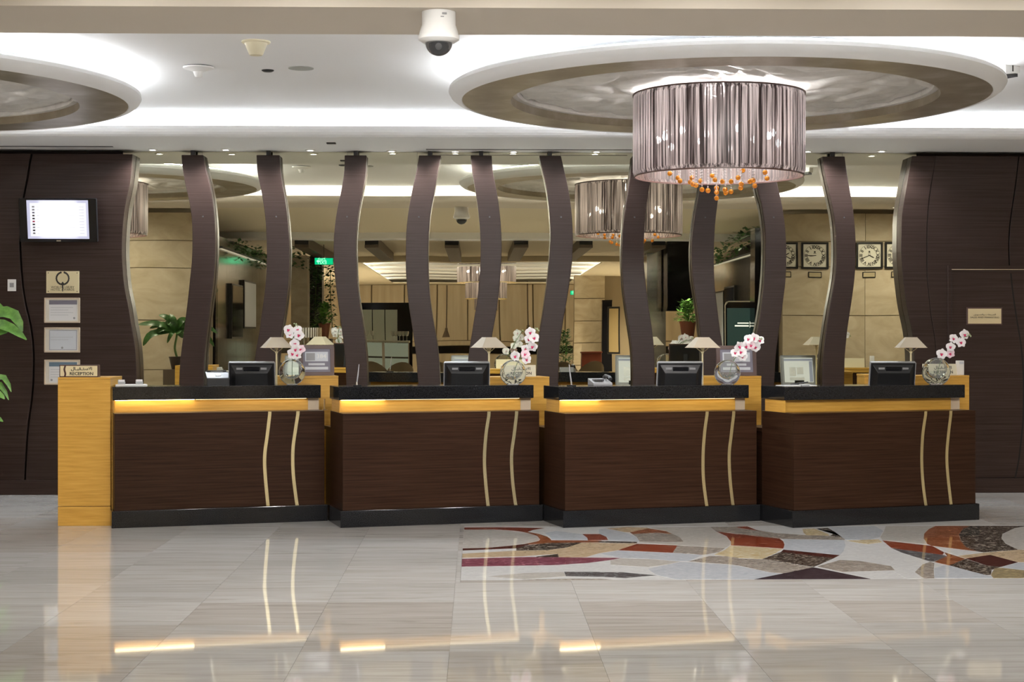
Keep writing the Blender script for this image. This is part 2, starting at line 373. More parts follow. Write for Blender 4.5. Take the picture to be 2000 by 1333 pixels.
# marble mosaic let into the floor: a pale bed and the cut pieces on it
obj('mosaic_bed', MB().box(MX0+.001, MX1, MY0+.001, MY1-.001, -0.012, -0.0002), MO['W'], floor)
A0, B0, C0, D0 = 890, 1170, 1440, 1700
def q(o, *pts): return [(o+.15*a, 1015+.15*b) for a, b in pts]
PIECES = [
 ('W', q(C0,(1400,282),(1600,312),(1900,380),(2330,420),(2600,560),(2500,700),(1900,770),(1740,775),(1380,690),(1340,530),(1330,470),(1380,420),(1410,340))),
 ('R', q(A0,(112,106),(560,103),(1160,113),(1010,138),(930,166),(720,145),(500,132),(112,135))),
 ('O', q(A0,(700,140),(930,163),(1080,190),(1190,225),(1243,262),(1240,282),(1085,282),(1100,262),(1060,216),(960,185),(850,160))),
 ('L', q(A0,(104,138),(500,134),(720,150),(960,188),(1060,222),(1095,262),(1060,290),(960,313),(700,342),(420,368),(85,380))),
 ('O', q(A0,(950,312),(1060,288),(1100,273),(1640,274),(1900,278),(1900,300),(1640,303),(1200,308),(950,330),(780,345))),
 ('M', q(A0,(85,380),(420,370),(700,345),(950,316),(950,332),(780,378),(420,393),(85,406))),
 ('D', q(A0,(790,405),(790,375),(950,335),(1200,308),(1640,303),(1560,335),(1450,366),(1200,401))),
 ('C', q(A0,(85,448),(790,408),(1200,403),(1450,368),(1640,306),(1870,304))+q(B0,(10,308),(490,315),(255,402),(0,442))+q(A0,(1700,492),(1345,495),(1330,450),(850,482),(85,502))),
 ('D', q(A0,(1050,486),(1330,450),(1342,492),(1050,496))),
 ('P', q(A0,(80,516),(850,492),(1345,494),(1870,500))+q(B0,(280,505),(150,530))+q(A0,(1720,568),(1300,596),(68,616))),
 ('K', q(A0,(1412,684),(1870,686))+q(B0,(20,690),(300,690),(600,718),(745,730),(550,745),(350,766),(20,748))+q(A0,(1435,741))),
 ('L', q(A0,(420,745),(900,700),(1408,686),(1430,742),(900,782))),
 ('T', q(A0,(780,806),(1080,783),(1400,775),(1870,776))+q(B0,(180,790),(20,796))+q(A0,(1500,800))),
 ('B', q(A0,(1240,270),(1230,225),(1160,180),(1300,150),(1650,195),(1715,240),(1720,274))),
 ('B', q(B0,(0,130),(100,122),(330,170),(480,226),(520,280),(500,290),(122,278),(115,240),(0,190))),
 ('R', q(A0,(1650,195),(1880,193),(1960,228),(1985,270),(1722,273),(1712,240))),
 ('D', q(B0,(0,284),(500,292),(492,313),(0,302))),
 ('C', q(B0,(100,120),(350,100),(622,108),(660,120),(420,170),(330,166))),
 ('O', q(B0,(400,168),(655,120),(870,155),(965,192),(760,172),(560,182),(430,190))),
 ('T', q(B0,(430,192),(560,183),(760,173),(965,193),(1060,240),(1100,292),(760,296),(530,290),(490,230))),
 ('L', q(B0,(640,108),(1440,95),(1560,160),(1690,250),(1715,310),(1700,340),(1640,374),(1000,336),(520,305),(530,292),(1102,294),(1065,240),(870,155))),
 ('R', q(B0,(495,319),(1020,341),(960,436),(250,403))),
 ('T', q(B0,(1020,341),(1640,376),(1560,430),(1360,463),(960,436))),
 ('B', q(B0,(20,450),(250,410),(960,440),(1360,466),(1170,546),(1000,545),(720,518),(285,503))),
 ('L', q(B0,(285,508),(720,521),(1060,552),(880,590),(640,622),(150,592),(150,535))),
 ('T', q(B0,(1170,548),(1440,480),(1800,482))+q(C0,(20,512),(320,520),(990,622),(640,706),(420,690),(20,602))+q(B0,(1700,588))),
 ('B', q(B0,(640,648),(1062,556),(1700,595))+q(C0,(20,612),(420,692),(610,712),(230,783))+q(B0,(1000,782),(740,722))),
 ('T', q(B0,(1445,97),(1790,96))+q(C0,(10,112),(330,156),(500,180),(860,206),(1200,212),(1390,240),(1400,270),(600,256),(300,225),(10,192))+q(B0,(1520,156))),
 ('R', q(C0,(-10,96),(130,93),(250,140),(330,155),(10,110))),
 ('R', q(B0,(1522,157),(1800,195))+q(C0,(10,193),(300,226),(550,252),(600,290),(615,330),(600,381),(10,342))+q(B0,(1716,338),(1716,290),(1660,220))),
 ('Y', q(B0,(1705,345),(1810,346))+q(C0,(10,346),(590,386),(500,440),(320,517),(10,502))+q(B0,(1560,470),(1500,460),(1640,400))),
 ('B', q(C0,(602,258),(1390,272),(1410,340),(1380,420),(1332,468),(602,394),(617,330))),
 ('M', q(C0,(602,396),(1330,469),(1260,505),(570,424))),
 ('D', q(C0,(568,426),(1258,507),(1180,542),(1000,620),(325,518))),
 ('S', q(C0,(990,626),(1740,780),(225,784))),
 ('T', q(C0,(1040,615),(1340,531),(1600,545),(2000,610),(2050,664),(1500,682),(1385,690))),
 ('Y', q(C0,(850,127),(1000,122),(1180,190),(1200,213),(900,208),(860,170))),
 ('D', q(C0,(1030,122),(1180,112),(1400,240),(1212,212),(1290,170))),
 ('B', q(C0,(1190,104),(1790,88),(1900,150),(1850,240),(1700,272),(1405,266))),
 ('L', q(D0,(200,90),(850,88),(760,130),(700,190),(695,250),(735,325),(160,272),(130,235),(180,150))),
 ('Y', q(C0,(1425,277),(1840,262),(1885,300),(1700,322),(1600,312))),
 ('R', q(D0,(155,276),(740,341),(800,346),(960,432),(940,461),(360,386),(270,371))),
 ('K', q(D0,(275,376),(360,388),(940,463),(1000,482),(830,552),(780,552),(400,432))),
 ('O', q(D0,(962,432),(1232,514),(1030,602),(832,556),(1000,482))),
 ('D', q(D0,(1032,600),(1236,516),(1500,602),(1690,622),(1580,660),(1570,722),(1500,726),(1250,662))),
 ('M', q(D0,(1242,512),(1560,465),(1920,560),(1700,620),(1505,600))),
 ('O', q(D0,(850,88),(1300,87),(1200,130),(1150,200),(1180,290),(1250,370),(1380,416),(800,345),(740,322),(695,250),(700,190),(760,130))),
 ('D', q(D0,(1302,87),(2050,85),(1880,114),(1720,190),(1705,250),(1760,320),(1920,396),(1470,430),(1382,416),(1252,370),(1182,290),(1152,200),(1202,130))),
 ('L', q(D0,(2100,88),(1882,115),(1722,190),(1707,250),(1762,320),(1922,396),(2150,405),(2400,330),(2450,220),(2350,130))),
 ('W', q(D0,(802,350),(1380,420),(1470,436),(1130,476))),
 ('C', q(D0,(1140,478),(1470,438),(1930,398),(2300,410),(2300,560),(1925,558),(1562,464),(1240,510))),
 ('B', q(D0,(1720,622),(1925,566),(2300,570),(2300,650),(2000,664),(1722,632))),
 ('V', q(D0,(1580,700),(1622,640),(1720,634),(2000,666),(2300,690),(2300,765),(1600,767),(1572,730))),
 ('B', q(D0,(832,640),(950,604),(1030,604),(1250,664),(1500,728),(1570,742),(1596,766),(834,769))),
 ('T', q(D0,(580,690),(680,590),(780,556),(832,572),(824,660),(832,769),(700,771))),
 ('T', q(D0,(2306,412),(2800,380),(2800,560),(2306,558))), ('M', q(D0,(2306,572),(2800,566),(2800,766),(2306,766))), ('D', q(D0,(2440,90),(2800,88),(2800,370),(2420,330),(2460,220))),
 ('W', q(D0,(300,680),(470,670),(660,771),(480,776))),
]
for i, (k, poly) in enumerate(PIECES):
    pts = [on_z(*p) for p in poly]
    pts = [(min(max(p.x, MX0+.002), MX1-.01), min(max(p.y, MY0+.002), MY1-.003)) for p in pts]
    obj('mosaic_piece', MB().prism(pts, -0.010, 0.0002+i*0.00002, 'z'), MO[k], floor)

# ---- ceiling: recessed field between two light slots, soffit over the mirror wall, beam, passage and lounge
ceiling = struct(obj('ceiling', MB().box(XL, XR, 9.50, 14.25, ZC, ZC+.03), plaster))
lip = [(14.25,3.363),(14.252,3.335),(14.262,3.31),(14.28,3.29),(14.305,3.277),(14.34,ZS)]
obj('soffit', MB().prism(lip+[(YF,ZS),(YF,3.30),(14.34,3.30),(14.275,3.363)], XL, XR, 'x'), plaster, ceiling)
obj('light_trough', MB().prism([(14.25,ZC+.03),(14.25,3.78),(15.0,3.78),(15.0,3.30),(14.95,3.30),(14.95,3.75),(14.28,3.75),(14.28,ZC+.03)], XL, XR, 'x'), plaster, ceiling)
obj('led_strip', MB().box(XL+.05, XR-.05, 14.82, 14.86, 3.301, 3.315), led, ceiling)
lipb = [(9.50,3.363),(9.498,3.335),(9.488,3.31),(9.47,3.29),(9.445,3.277),(9.41,ZS)]
obj('beam', MB().prism(lipb+[(8.63,ZS),(8.63,3.36),(8.70,3.36),(8.70,3.30),(9.41,3.30),(9.475,3.363)], XL, XR, 'x'), plaster_warm, ceiling)
obj('light_trough', MB().prism([(9.50,ZC+.03),(9.50,3.78),(8.75,3.78),(8.75,3.30),(8.80,3.30),(8.80,3.75),(9.47,3.75),(9.47,ZC+.03)], XL, XR, 'x'), plaster, ceiling)
obj('led_strip', MB().box(XL+.05, XR-.05, 8.88, 8.92, 3.301, 3.315), led, ceiling)
obj('passage_panel', MB().box(XL, XR, 2.3, 8.63, 3.33, 3.36), plaster_tan, ceiling)
obj('cross_header', MB().box(XL, XR, 1.7, 2.3, 3.22, 3.36), plaster, ceiling)  # white paint stands in for a lit line along this header
obj('box_beam_panel', MB().box(XL, XR, -5.0, 1.7, 3.27, 3.30), plaster_tan, ceiling)
obj('cross_header', MB().box(XL, XR, -5.4, -5.0, 3.15, 3.30), plaster_tan, ceiling)
LX0, LX1 = -2.65, 2.9
obj('lounge_panel', MB().box(XL, LX0, YB, -5.4, 3.17, 3.20).box(LX1, XR, YB, -5.4, 3.17, 3.20).box(LX0, LX1, YB, -20.0, 3.17, 3.20), plaster_tan, ceiling)
obj('lounge_recess', MB().box(LX0-.4, LX1+.4, -20.2, -5.4, 3.55, 3.58).box(LX0-.44, LX0-.4, -20.2, -5.4, 3.2, 3.58).box(LX1+.4, LX1+.44, -20.2, -5.4, 3.2, 3.58), plaster, ceiling)
for k in range(6):
    y = -7.2-2.3*k
    obj('slat', MB().box(LX0-.3, LX1+.3, y-.5, y+.5, 3.26, 3.29), plaster, ceiling)
obj('led_strip', MB().box(LX0-.30, LX0-.26, -19.8, -5.6, 3.202, 3.22).box(LX1+.26, LX1+.30, -19.8, -5.6, 3.202, 3.22), led, ceiling)
struct(obj('wall_left', MB().box(XL-.1, XL, YB, YF, 0, 3.8), stone))
struct(obj('wall_right', MB().box(XR, XR+.1, YB, YF, 0, 3.8), stone))
struct(obj('trim_1', MB().box(XL, XR, 8.0, 15.2, 3.80, 3.84), plaster))

# ---- the mirror wall and the dark wood in front of it
wall_back = struct(obj('wall_back', MB().box(XL, XR, YM+.01, YF, 0, ZS), wenge_wall))
YP0, YP1 = 15.33, 15.44          # front and back of the wavy strips
def cr(x0, y0, k, pts): return [(x0+k*a, y0+k*b) for a, b in pts]
def world_xz(pts, y):            # pixel outline -> (x,z) on the plane y
    return [(p.x, p.z) for p in (at(px, py, y) for px, py in pts)]
def sample(pts, zs):             # smooth outline sampled at heights
    sp = sorted(((v[1], v[0]) for v in spline(pts, 8)), key=lambda t: t[0])
    out = []
    for z in zs:
        if z <= sp[0][0]: out.append((sp[0][1], z)); continue
        if z >= sp[-1][0]: out.append((sp[-1][1], z)); continue
        for a, b in zip(sp, sp[1:]):
            if a[0] <= z <= b[0]:
                t = (z-a[0])/max(b[0]-a[0], 1e-9); out.append((a[1]+(b[1]-a[1])*t, z)); break
    return out
ZT = at(900, 304, YP0).z
ZZ = [ZT-(ZT-0.0)*i/44 for i in range(45)]
STR = [
 (220, [(373,38),(378,100),(395,200),(418,300),(430,400),(432,500),(430,600),(420,700),(410,800),(398,900),(385,1000),(372,1100),(363,1200),(360,1290)],
       [(490,38),(508,120),(528,200),(545,300),(554,400),(557,500),(555,600),(548,700),(543,750),(530,850),(518,950),(505,1050),(497,1150),(493,1290)]),
 (220, [(780,38),(785,130),(800,200),(818,300),(830,400),(835,500),(836,600),(832,700),(822,800),(808,900),(795,1000),(780,1080),(768,1180),(764,1290)],
       [(905,38),(913,150),(930,250),(945,350),(954,450),(959,550),(957,650),(952,750),(940,850),(925,950),(908,1050),(895,1150),(890,1290)]),
 (640, [(92,38),(90,120),(75,220),(52,330),(38,430),(32,530),(35,650),(45,750),(58,850),(72,950),(85,1050),(95,1150),(102,1290)],
       [(210,38),(207,130),(190,230),(170,330),(158,430),(153,530),(156,630),(162,750),(175,850),(190,950),(204,1050),(212,1150),(216,1290)]),
 (640, [(495,40),(482,120),(460,220),(440,330),(428,430),(424,530),(424,650),(430,750),(440,850),(455,950),(470,1050),(482,1150),(492,1290)],
       [(615,40),(600,110),(580,230),(560,330),(550,430),(545,530),(545,630),(550,750),(560,850),(575,950),(593,1050),(604,1150),(612,1290)]),
 (640, [(775,40),(785,130),(800,220),(815,320),(825,420),(830,520),(828,620),(822,720),(812,820),(795,920),(780,1020),(767,1100),(760,1170),(756,1290)],
       [(890,40),(897,130),(915,220),(930,320),(940,420),(944,520),(942,620),(935,720),(925,820),(910,920),(895,1000),(880,1100),(870,1170),(866,1290)]),
 (1020,[(92,40),(105,100),(125,180),(140,270),(150,370),(155,470),(150,570),(140,680),(125,800),(108,920),(95,1000),(85,1100),(80,1200),(80,1290)],
       [(210,40),(228,120),(250,220),(265,320),(273,420),(275,520),(270,620),(258,720),(243,820),(225,920),(210,1020),(200,1120),(195,1290)]),
 (1020,[(598,38),(592,100),(582,170),(570,260),(555,350),(545,450),(541,550),(542,650),(548,750),(560,850),(575,950),(590,1050),(598,1150),(600,1290)],
       [(714,38),(708,100),(697,165),(685,240),(670,340),(663,450),(660,550),(662,650),(672,750),(685,850),(700,950),(712,1050),(718,1150),(720,1290)]),
 (1020,[(978,38),(974,120),(965,215),(945,320),(932,400),(922,500),(920,600),(925,700),(940,800),(955,900),(965,1000),(975,1060),(980,1150),(980,1290)],
       [(1092,38),(1086,120),(1075,200),(1060,300),(1048,400),(1042,500),(1040,600),(1042,700),(1050,800),(1062,900),(1075,1000),(1085,1060),(1096,1180),(1100,1290)]),
 (1440,[(88,38),(95,130),(107,220),(130,300),(143,380),(152,470),(152,560),(150,650),(145,730),(135,830),(120,930),(105,1010),(95,1100),(91,1200),(92,1290)],
       [(205,38),(210,110),(218,195),(235,270),(250,350),(260,430),(266,530),(266,630),(262,720),(250,820),(240,900),(228,980),(218,1050),(210,1120),(205,1200),(200,1290)]),
 (1440,[(462,50),(475,130),(495,220),(515,310),(530,400),(537,500),(537,600),(530,700),(515,790),(500,870),(487,950),(475,1040),(466,1120),(462,1200),(462,1290)],
       [(583,50),(595,130),(610,220),(627,320),(638,420),(643,520),(642,620),(635,720),(622,820),(610,900),(598,980),(590,1060),(583,1140),(580,1290)]),
]
ORD = ['first', 'second', 'third', 'fourth', 'fifth', 'sixth', 'seventh', 'eighth', 'ninth', 'tenth', 'eleventh']
WHERE = ['behind the black receipt printer', 'behind the first monitor', 'behind the first pen stand', 'near the second monitor', 'behind the second lamp', 'behind the second reception sign', 'below the near rim of the chandelier', 'behind the third lamp', 'behind the third orchid', 'between the wall clocks in the mirror']
edges = []
for n, (x0, l, r) in enumerate(STR):
    lw = sample(world_xz(cr(x0, 290, .36, l), YP0), ZZ); rw = sample(world_xz(cr(x0, 290, .36, r), YP0), ZZ)
    cx = sum(a[0] for a in lw)/len(lw)/2+sum(a[0] for a in rw)/len(rw)/2
    t = thing('wavy_strip', f'{ORD[n]} wavy dark strip counted from the television, {WHERE[n]}', 'wall panel', (cx, YP0, 0), 0, 'wavy wooden strips in front of the mirror')
    edge_band(obj('board', MB().strip([(a[0]-cx, a[1]) for a in lw], [(a[0]-cx, a[1]) for a in rw], 0.0, YP1-YP0), wenge_wall, t, bevel=.006))
    xm = (lw[0][0]+rw[0][0])/2-cx
    obj('bracket', MB().box(xm-.02, xm+.02, .03, .08, ZT-.002, ZS), darkgrey, t)
    edges.append(((lw[22][0]+rw[22][0])/2))
    for zf in (0.84,):
        pass
    k = 8
    obj('screw_cap', MB().lathe([(.0, -.003), (.007, -.002), (.008, .001)], 10, (((lw[k][0]+rw[k][0])/2)-cx, 0, lw[k][1]), 'y'), darkgrey, t)
# mirror panes, joints hidden behind the strips
bounds = [at(240, 500, YM).x]+[at(*p, YM).x for p in ((395,500),(532,500),(678,500),(815,500),(955,500),(1095,500),(1238,500),(1375,500),(1510,500),(1645,500))]+[at(1790, 500, YM).x]
for a, b in zip(bounds, bounds[1:]):
    obj('mirror_pane', MB().box(a+.001, b-.001, YM, YM+.008, 0.02, ZS-.001), mirror_m, wall_back)

# wide wood panels either side, cut by wavy joints
YW = 15.28
def wide(pl, pr, name, parent, y0=YW, y1=YM-.002, m=wenge_wall):
    return edge_band(obj(name, MB().strip(pl, pr, y0, y1), m, parent, bevel=.004))
Zb = 0.14
ZW = [ZT-(ZT-Zb)*i/44 for i in range(45)]
def curve(pts): return sample(world_xz(pts, YW), ZW)
lefte = curve(cr(220,290,.36,[(108,38),(100,140),(92,200),(70,300),(57,400),(51,500),(50,560),(54,650),(64,750),(84,850),(100,950),(117,1050),(126,1150),(130,1290)])+[(267,900)])
seamL = curve([(62,302),(59,317),(55,342),(50.6,366),(46,390),(41,430),(40,477),(41.6,515),(44,549),(48,580),(53,605),(58.5,627),(63,654),(66,686),(66,722),(65,751),(62,785),(57,819),(53,860),(49,935)])
def sh(c, d): return [(x+d, z) for x, z in c]
def const(x): return [(x, z) for z in ZW]
wide(const(XL+.01), sh(seamL, -.006), 'panel', wall_back, YW-.02)
wide(sh(seamL, .006), lefte, 'panel', wall_back)
righte = curve(cr(1440,290,.36,[(950,38),(935,110),(920,200),(905,280),(893,370),(890,480),(890,580),(897,680),(905,750),(915,830),(930,910),(945,980),(955,1050),(960,1130),(962,1290)])+[(1786,900)])
seamI = curve(cr(1440,290,.36,[(1078,38),(1072,90),(1055,180),(1042,270),(1033,370),(1029,480),(1029,580),(1030,700),(1040,800),(1050,900),(1060,960),(1070,1020),(1078,1100),(1080,1290)])+[(1830,900)])
seamR = curve([(1991,302),(1988,330),(1983,370),(1977,410),(1973,440),(1971,480),(1972,515),(1975,550),(1979,584),(1986,630),(1994,680),(1998,740),(1998,790),(1997,826),(1993,865),(1989,898),(1982,934)])
wide(righte, sh(seamI, -.0015), 'panel', wall_back)
wide(sh(seamI, .0015), sh(seamR, -.006), 'panel', wall_back, YW+.004)
wide(sh(seamR, .006), const(XR-.01), 'panel', wall_back, YW+.012)
struct(obj('baseboard_left', MB().box(XL+.01, at(262,960,YW).x, YW-.03, YM, 0, Zb), wenge_wall, bevel=.004))
struct(obj('baseboard_right', MB().box(at(1788,960,YW).x, XR-.01, YW-.012, YM, 0, Zb), wenge_wall, bevel=.004))
# flush door with a thin frame in the wood beyond the last counter
dx0 = at(1858,700,YW).x; dz1 = at(1900,527,YW).z; dx1 = dx0+0.95
door = struct(obj('door_1', MB().box(dx0, dx1, YW-.012, YW+.02, Zb+.005, dz1), wenge_wall, bevel=.003))
obj('door_frame', MB().box(dx0-.035, dx0-.004, YW-.02, YW+.02, Zb, dz1+.0035).box(dx0-.035, dx1+.035, YW-.02, YW+.02, dz1+.004, dz1+.04).box(dx1+.004, dx1+.035, YW-.02, YW+.02, Zb, dz1+.0035), wenge_wall, door)
obj('door_joint', MB().strip(sh([s for s in seamR if s[1] < dz1], -.007), sh([s for s in seamR if s[1] < dz1], .007), YW-.0128, YW-.002), seam_m, door)
obj('door_reveal', MB().box(dx0, dx1, YW-.0126, YW-.006, dz1-.002, dz1+.004), silver, door)

# ---- discs hung under the recessed ceiling, with hidden light on their back
DZ, DY = 3.25, 11.9
def disc(name, cx, label):
    t = thing(name, label, 'ceiling feature', (cx, DY, DZ), 0, 'round ceiling discs')
    R, r = 1.93, 1.575
    obj('rim', MB().lathe([(R,.002),(R+.006,-.004),(R+.02,.0),(R+.055,.012),(R+.085,.034),(R+.10,.06),(R+.095,.085),(R+.07,.10),(R-.02,.105),(R-.02,.09),(R,.09)], 128, close=True), plaster, t, smooth=True)
    obj('band', MB().lathe([(r,0),(R,.001),(R,.03),(r+.0,.112),(r-.004,.112),(r-.004,0.0)], 128, close=True), silverleaf, t, smooth=True)
    obj('inner_ring', MB().lathe([(r-.05,.06),(r-.004,.06),(r-.004,.112),(r-.05,.112)], 96, close=True), relief_m, t)
    # plaster relief: a sculpted sheet with raised curling leaves
    from mathutils import noise
    mb = MB(); N, K = 56, 180; vs = [(0,0,.09)]; fs = []
    for i in range(1, N+1):
        rr = (r-.055)*i/N
        for k in range(K):
            a = 2*PI*k/K; x, y = rr*math.cos(a), rr*math.sin(a)
            w = noise.noise(Vector((x*1.3, y*1.3, 3)))*3.0
            h = math.sin(7*x+2.5*w)*math.sin(6*y-2.2*w)
            vs.append((x, y, 0.100-.018*max(0, min(1, (abs(h)-.25)*5))-.004*noise.noise(Vector((x*9, y*9, 1)))))
    for k in range(K): fs.append((0, 1+(k+1) % K, 1+k))
    for i in range(N-1):
        for k in range(K):
            k2 = (k+1) % K; o = 1+i*K
            fs.append((o+k, o+k2, o+K+k2, o+K+k))
    obj('relief', mb.add(vs, fs), relief_m, t, smooth=True)
    obj('back_plate', MB().lathe([(0,.112),(R-.02,.112),(R-.02,.118),(0,.118)], 64), plaster, t)
    obj('led_ring', MB().lathe([(R-.10,.119),(R-.08,.119),(R-.08,.131),(R-.10,.131)], 96, close=True), led_ring, t)
    for k in range(8):
        a = 2*PI*k/8+.2; obj('hanger', MB().tube([(1.2*math.cos(a), 1.2*math.sin(a), .118), (1.2*math.cos(a), 1.2*math.sin(a), ZC-DZ)], .008, 6), white, t)
    return t
xd = at(1410, 190, DY).x; xd2 = at(-277, 190, DY).x
d1 = disc('ceiling_disc', xd, 'large round ceiling disc with plaster relief above the full chandelier')
dup(d1, (xd2, DY, DZ), 0.6, 'round ceiling disc cut off by the frame, near the white smoke detectors')

# ---- string chandeliers
def chandelier(name, cx, label):
    zt, zb, R = 3.295, 2.690, .637
    t = thing(name, label, 'chandelier', (cx, DY, zb), 0, 'round string chandeliers'); h = zt-zb
    obj('string_shade', MB().lathe([(R-.012,0),(R,h*.06),(R,h*.94),(R-.008,h)], 160).move(Matrix()), thread_m, t, smooth=True)
    sh_o = t.children[0]
    me = sh_o.data; bm = bmesh.new(); bm.from_mesh(me)
    bmesh.ops.delete(bm, geom=[f for f in bm.faces if abs(f.normal.z) > .9], context='FACES'); bm.to_mesh(me); bm.free()
    obj('rim_wire', MB().lathe([(R-.008,h-.006),(R+.002,h-.006),(R+.002,h+.004),(R-.008,h+.004)], 96, close=True), brown_frame, t)
    obj('rim_wire', MB().lathe([(R-.018,-.004),(R-.008,-.004),(R-.008,.006),(R-.018,.006)], 96, close=True), brown_frame, t)
    fr = MB()
    for k in range(4):
        a = PI*k/4; fr.tube([(-(R-.01)*math.cos(a), -(R-.01)*math.sin(a), h-.01), ((R-.01)*math.cos(a), (R-.01)*math.sin(a), h-.01)], .005, 6)
    fr.lathe([(.40,.33),(.412,.33),(.412,.342),(.40,.342)], 48, close=True).tube([(0,0,.33),(0,0,h+.055)], .012)
    for k in range(6):
        a = PI*k/6; fr.tube([(-.406*math.cos(a), -.406*math.sin(a), .336), (.406*math.cos(a), .406*math.sin(a), .336)], .004, 6)
    obj('frame', fr, silver, t)
    bme = mesh('bulb', MB().ball((0,0,0), .021, 10, 8, (1,1,1.3)), bulb_m, True)
    for k in range(12):
        a = 2*PI*(k+.37)/12; rb_ = .406 if k % 2 else .47; shared('bulb', bme, t, (rb_*math.cos(a), rb_*math.sin(a), .31 if k % 2 else .26))
    lamp('chandelier_light', 'POINT', (0,0,.575), L_CHAND*3.0, t, (1,.97,.95), .05)
    return t
BALLS = [(420,995),(495,1035),(515,1065),(625,1035),(610,1075),(635,1095),(665,1105),(705,1065),(720,1145),(775,1155),(815,1015),(840,1055),(855,1130),(855,1170),(855,1225),(910,1070),(935,1145),(940,1175),(990,1070),(990,1165),(1055,1035),(1085,1095),(1080,1130),(1100,965),(1165,1070),(1195,1060),(1210,1110),(1305,985),(1325,1040)]
chx = at(1403.5, 250, DY).x
ch = chandelier('chandelier', chx, 'round chandelier of brown threads with amber glass balls below, fully in view')
ball_me = mesh('amber_ball', MB().ball((0,0,0), .0195, 12, 8), amber, True)
rn = random.Random(3); strands = MB()
for bx, by in BALLS:
    px, py = 1220+.21*bx, 130+.21*by
    dd = max(-.34, min(.34, (1403-px)/168*.2+rn.uniform(-.18, .18)))
    p = at(px, py, DY+dd)-Vector((chx, DY, 2.690))
    shared('amber_ball', ball_me, ch, p)
    z = p.z+.02
    strands.tube([(p.x, p.y, z), (p.x, p.y, .33)], .0015, 4)
    while z < .25:
        strands.ball((p.x, p.y, z+.008), .006, 6, 4); z += .022
obj('crystal_strands', strands, crystal, ch, smooth=True)['kind'] = 'stuff'
dup(ch, (at(-277+7, 250, DY).x, DY, 2.690), 1.1, 'matching thread chandelier, its shade showing in the mirror beside the television wall')

# ---- fixtures on the ceiling
def fixture(name, label, cat, px, py, z, group=None): return thing(name, label, cat, on_z(px, py, z), 0, group)
t = fixture('dome_camera', 'white dome security camera with a clear dark bowl, on the tan beam', 'camera', 857, 24, ZS)
obj('base', MB().lathe([(.0,0),(.092,0),(.092,-.07),(.104,-.105),(.108,-.125),(.112,-.130),(.112,-.150),(.085,-.168),(.0,-.168)], 40), white, t, smooth=True)
obj('dome', MB().lathe([(.0,-.238)]+[(.075*math.cos(a), -.165-.073*math.sin(a)) for a in [PI/2*k/8 for k in range(7, -1, -1)]]+[(.0,-.165)], 32), smoke_glass, t, smooth=True)
obj('camera_ball', MB().ball((0,-.005,-.182), .045, 14, 10), black_gloss, t, smooth=True)
obj('camera_lens', MB().lathe([(0,-.054),(.016,-.054),(.018,-.04),(0,-.04)], 16, (0,0,-.192), 'y'), grey, t)
obj('maker_mark', MB().box(.02,.045,-.0935,-.085,-.028,-.018).box(.012,.03,-.0935,-.085,-.043,-.038), ink_grey, t)
t = fixture('heat_detector', 'cream cone shaped smoke detector nearest the tan beam', 'smoke detector', 500, 81, ZC)
obj('flange', MB().lathe([(0,0),(.098,0),(.098,-.008),(.09,-.014),(0,-.014)], 36), cream_pl, t, smooth=True)
obj('cone', MB().lathe([(0,-.012),(.078,-.012),(.048,-.088),(.042,-.094),(0,-.094)], 36), cream_pl, t, smooth=True)
t = fixture('smoke_detector', 'white flat rosette smoke detector with a small nozzle', 'smoke detector', 388, 130, ZC)
obj('rose', MB().lathe([(0,-.006),(.116,-.006),(.112,-.016),(.07,-.028),(.04,-.04),(.028,-.075),(.02,-.08),(0,-.08)], 40), white, t, smooth=True)
obj('shadow_gap', MB().lathe([(0,0),(.108,0),(.108,-.006),(0,-.006)], 40), darkgrey, t)
t = fixture('motion_sensor', 'small black round sensor flush in the white ceiling', 'sensor', 523, 137, ZC)
obj('body', MB().lathe([(0,0),(.046,0),(.046,-.006),(.03,-.014),(0,-.014)], 28), black, t, smooth=True)
t = fixture('speaker_grille', 'flat grey round ceiling speaker next to the small black sensor', 'speaker', 588, 133, ZC)
obj('grille', MB().lathe([(0,0),(.094,0),(.094,-.005),(0,-.007)], 36), mat('grey mesh', (.36,.37,.35), .6), t, smooth=True)
t = fixture('ceiling_sensor', 'small dark rectangular sensor on the soffit', 'sensor', 647, 279, ZS)
obj('body', MB().box(-.042,.042,-.03,.03,-.012,0), darkgrey, t, bevel=.004)
t = fixture('emergency_light', 'white box lamp with dark louvre beside the big disc rim', 'emergency light', 1966, 130, ZC); t.rotation_euler = (0,0,.5)
obj('housing', MB().prism([(-.075,0),(.075,0),(.075,-.05),(-.075,-.07)], -.06, .09, 'y'), white, t, bevel=.004)
obj('louvre', MB().box(-.062,.062,-.05,.08,-.078,-.055), darkgrey, t)
obj('bracket', MB().box(-.006,.006,-.062,-.059,-.045,0), ink, t)
for x0, x1, py, lab in ((0, 219, 285.5, 'thin dark slot diffuser in the soffit above the television wall'), (832, 1235, 291.5, 'long thin dark slot diffuser in the soffit by the big chandelier')):
    a, b = on_z(x0, py, ZS), on_z(x1, py, ZS)
    if x0 == 0: a.x -= 1.0
    t = thing('slot_diffuser', lab, 'air vent', ((a.x+b.x)/2, a.y, ZS), 0, 'slot diffusers')
    w = (b.x-a.x)/2
    obj('slot', MB().box(-w, w, -.012, .012, -.003, 0), darkgrey, t)
    obj('edge_strip', MB().box(-w, w, .012, .030, -.005, 0), grey, t)
dl = None
DLX = [(298,292),(441,292),(606,293),(765,295),(889,295.5),(1003,296),(1165,296),(1577,295.5),(1722,295)]
DLW = ['over the gap after the television wall', 'over the second gap', 'over the third gap', 'brightest, over the fourth gap', 'over the fifth gap', 'over the sixth gap', 'just before the big chandelier', 'just past the big chandelier', 'over the clock reflections']
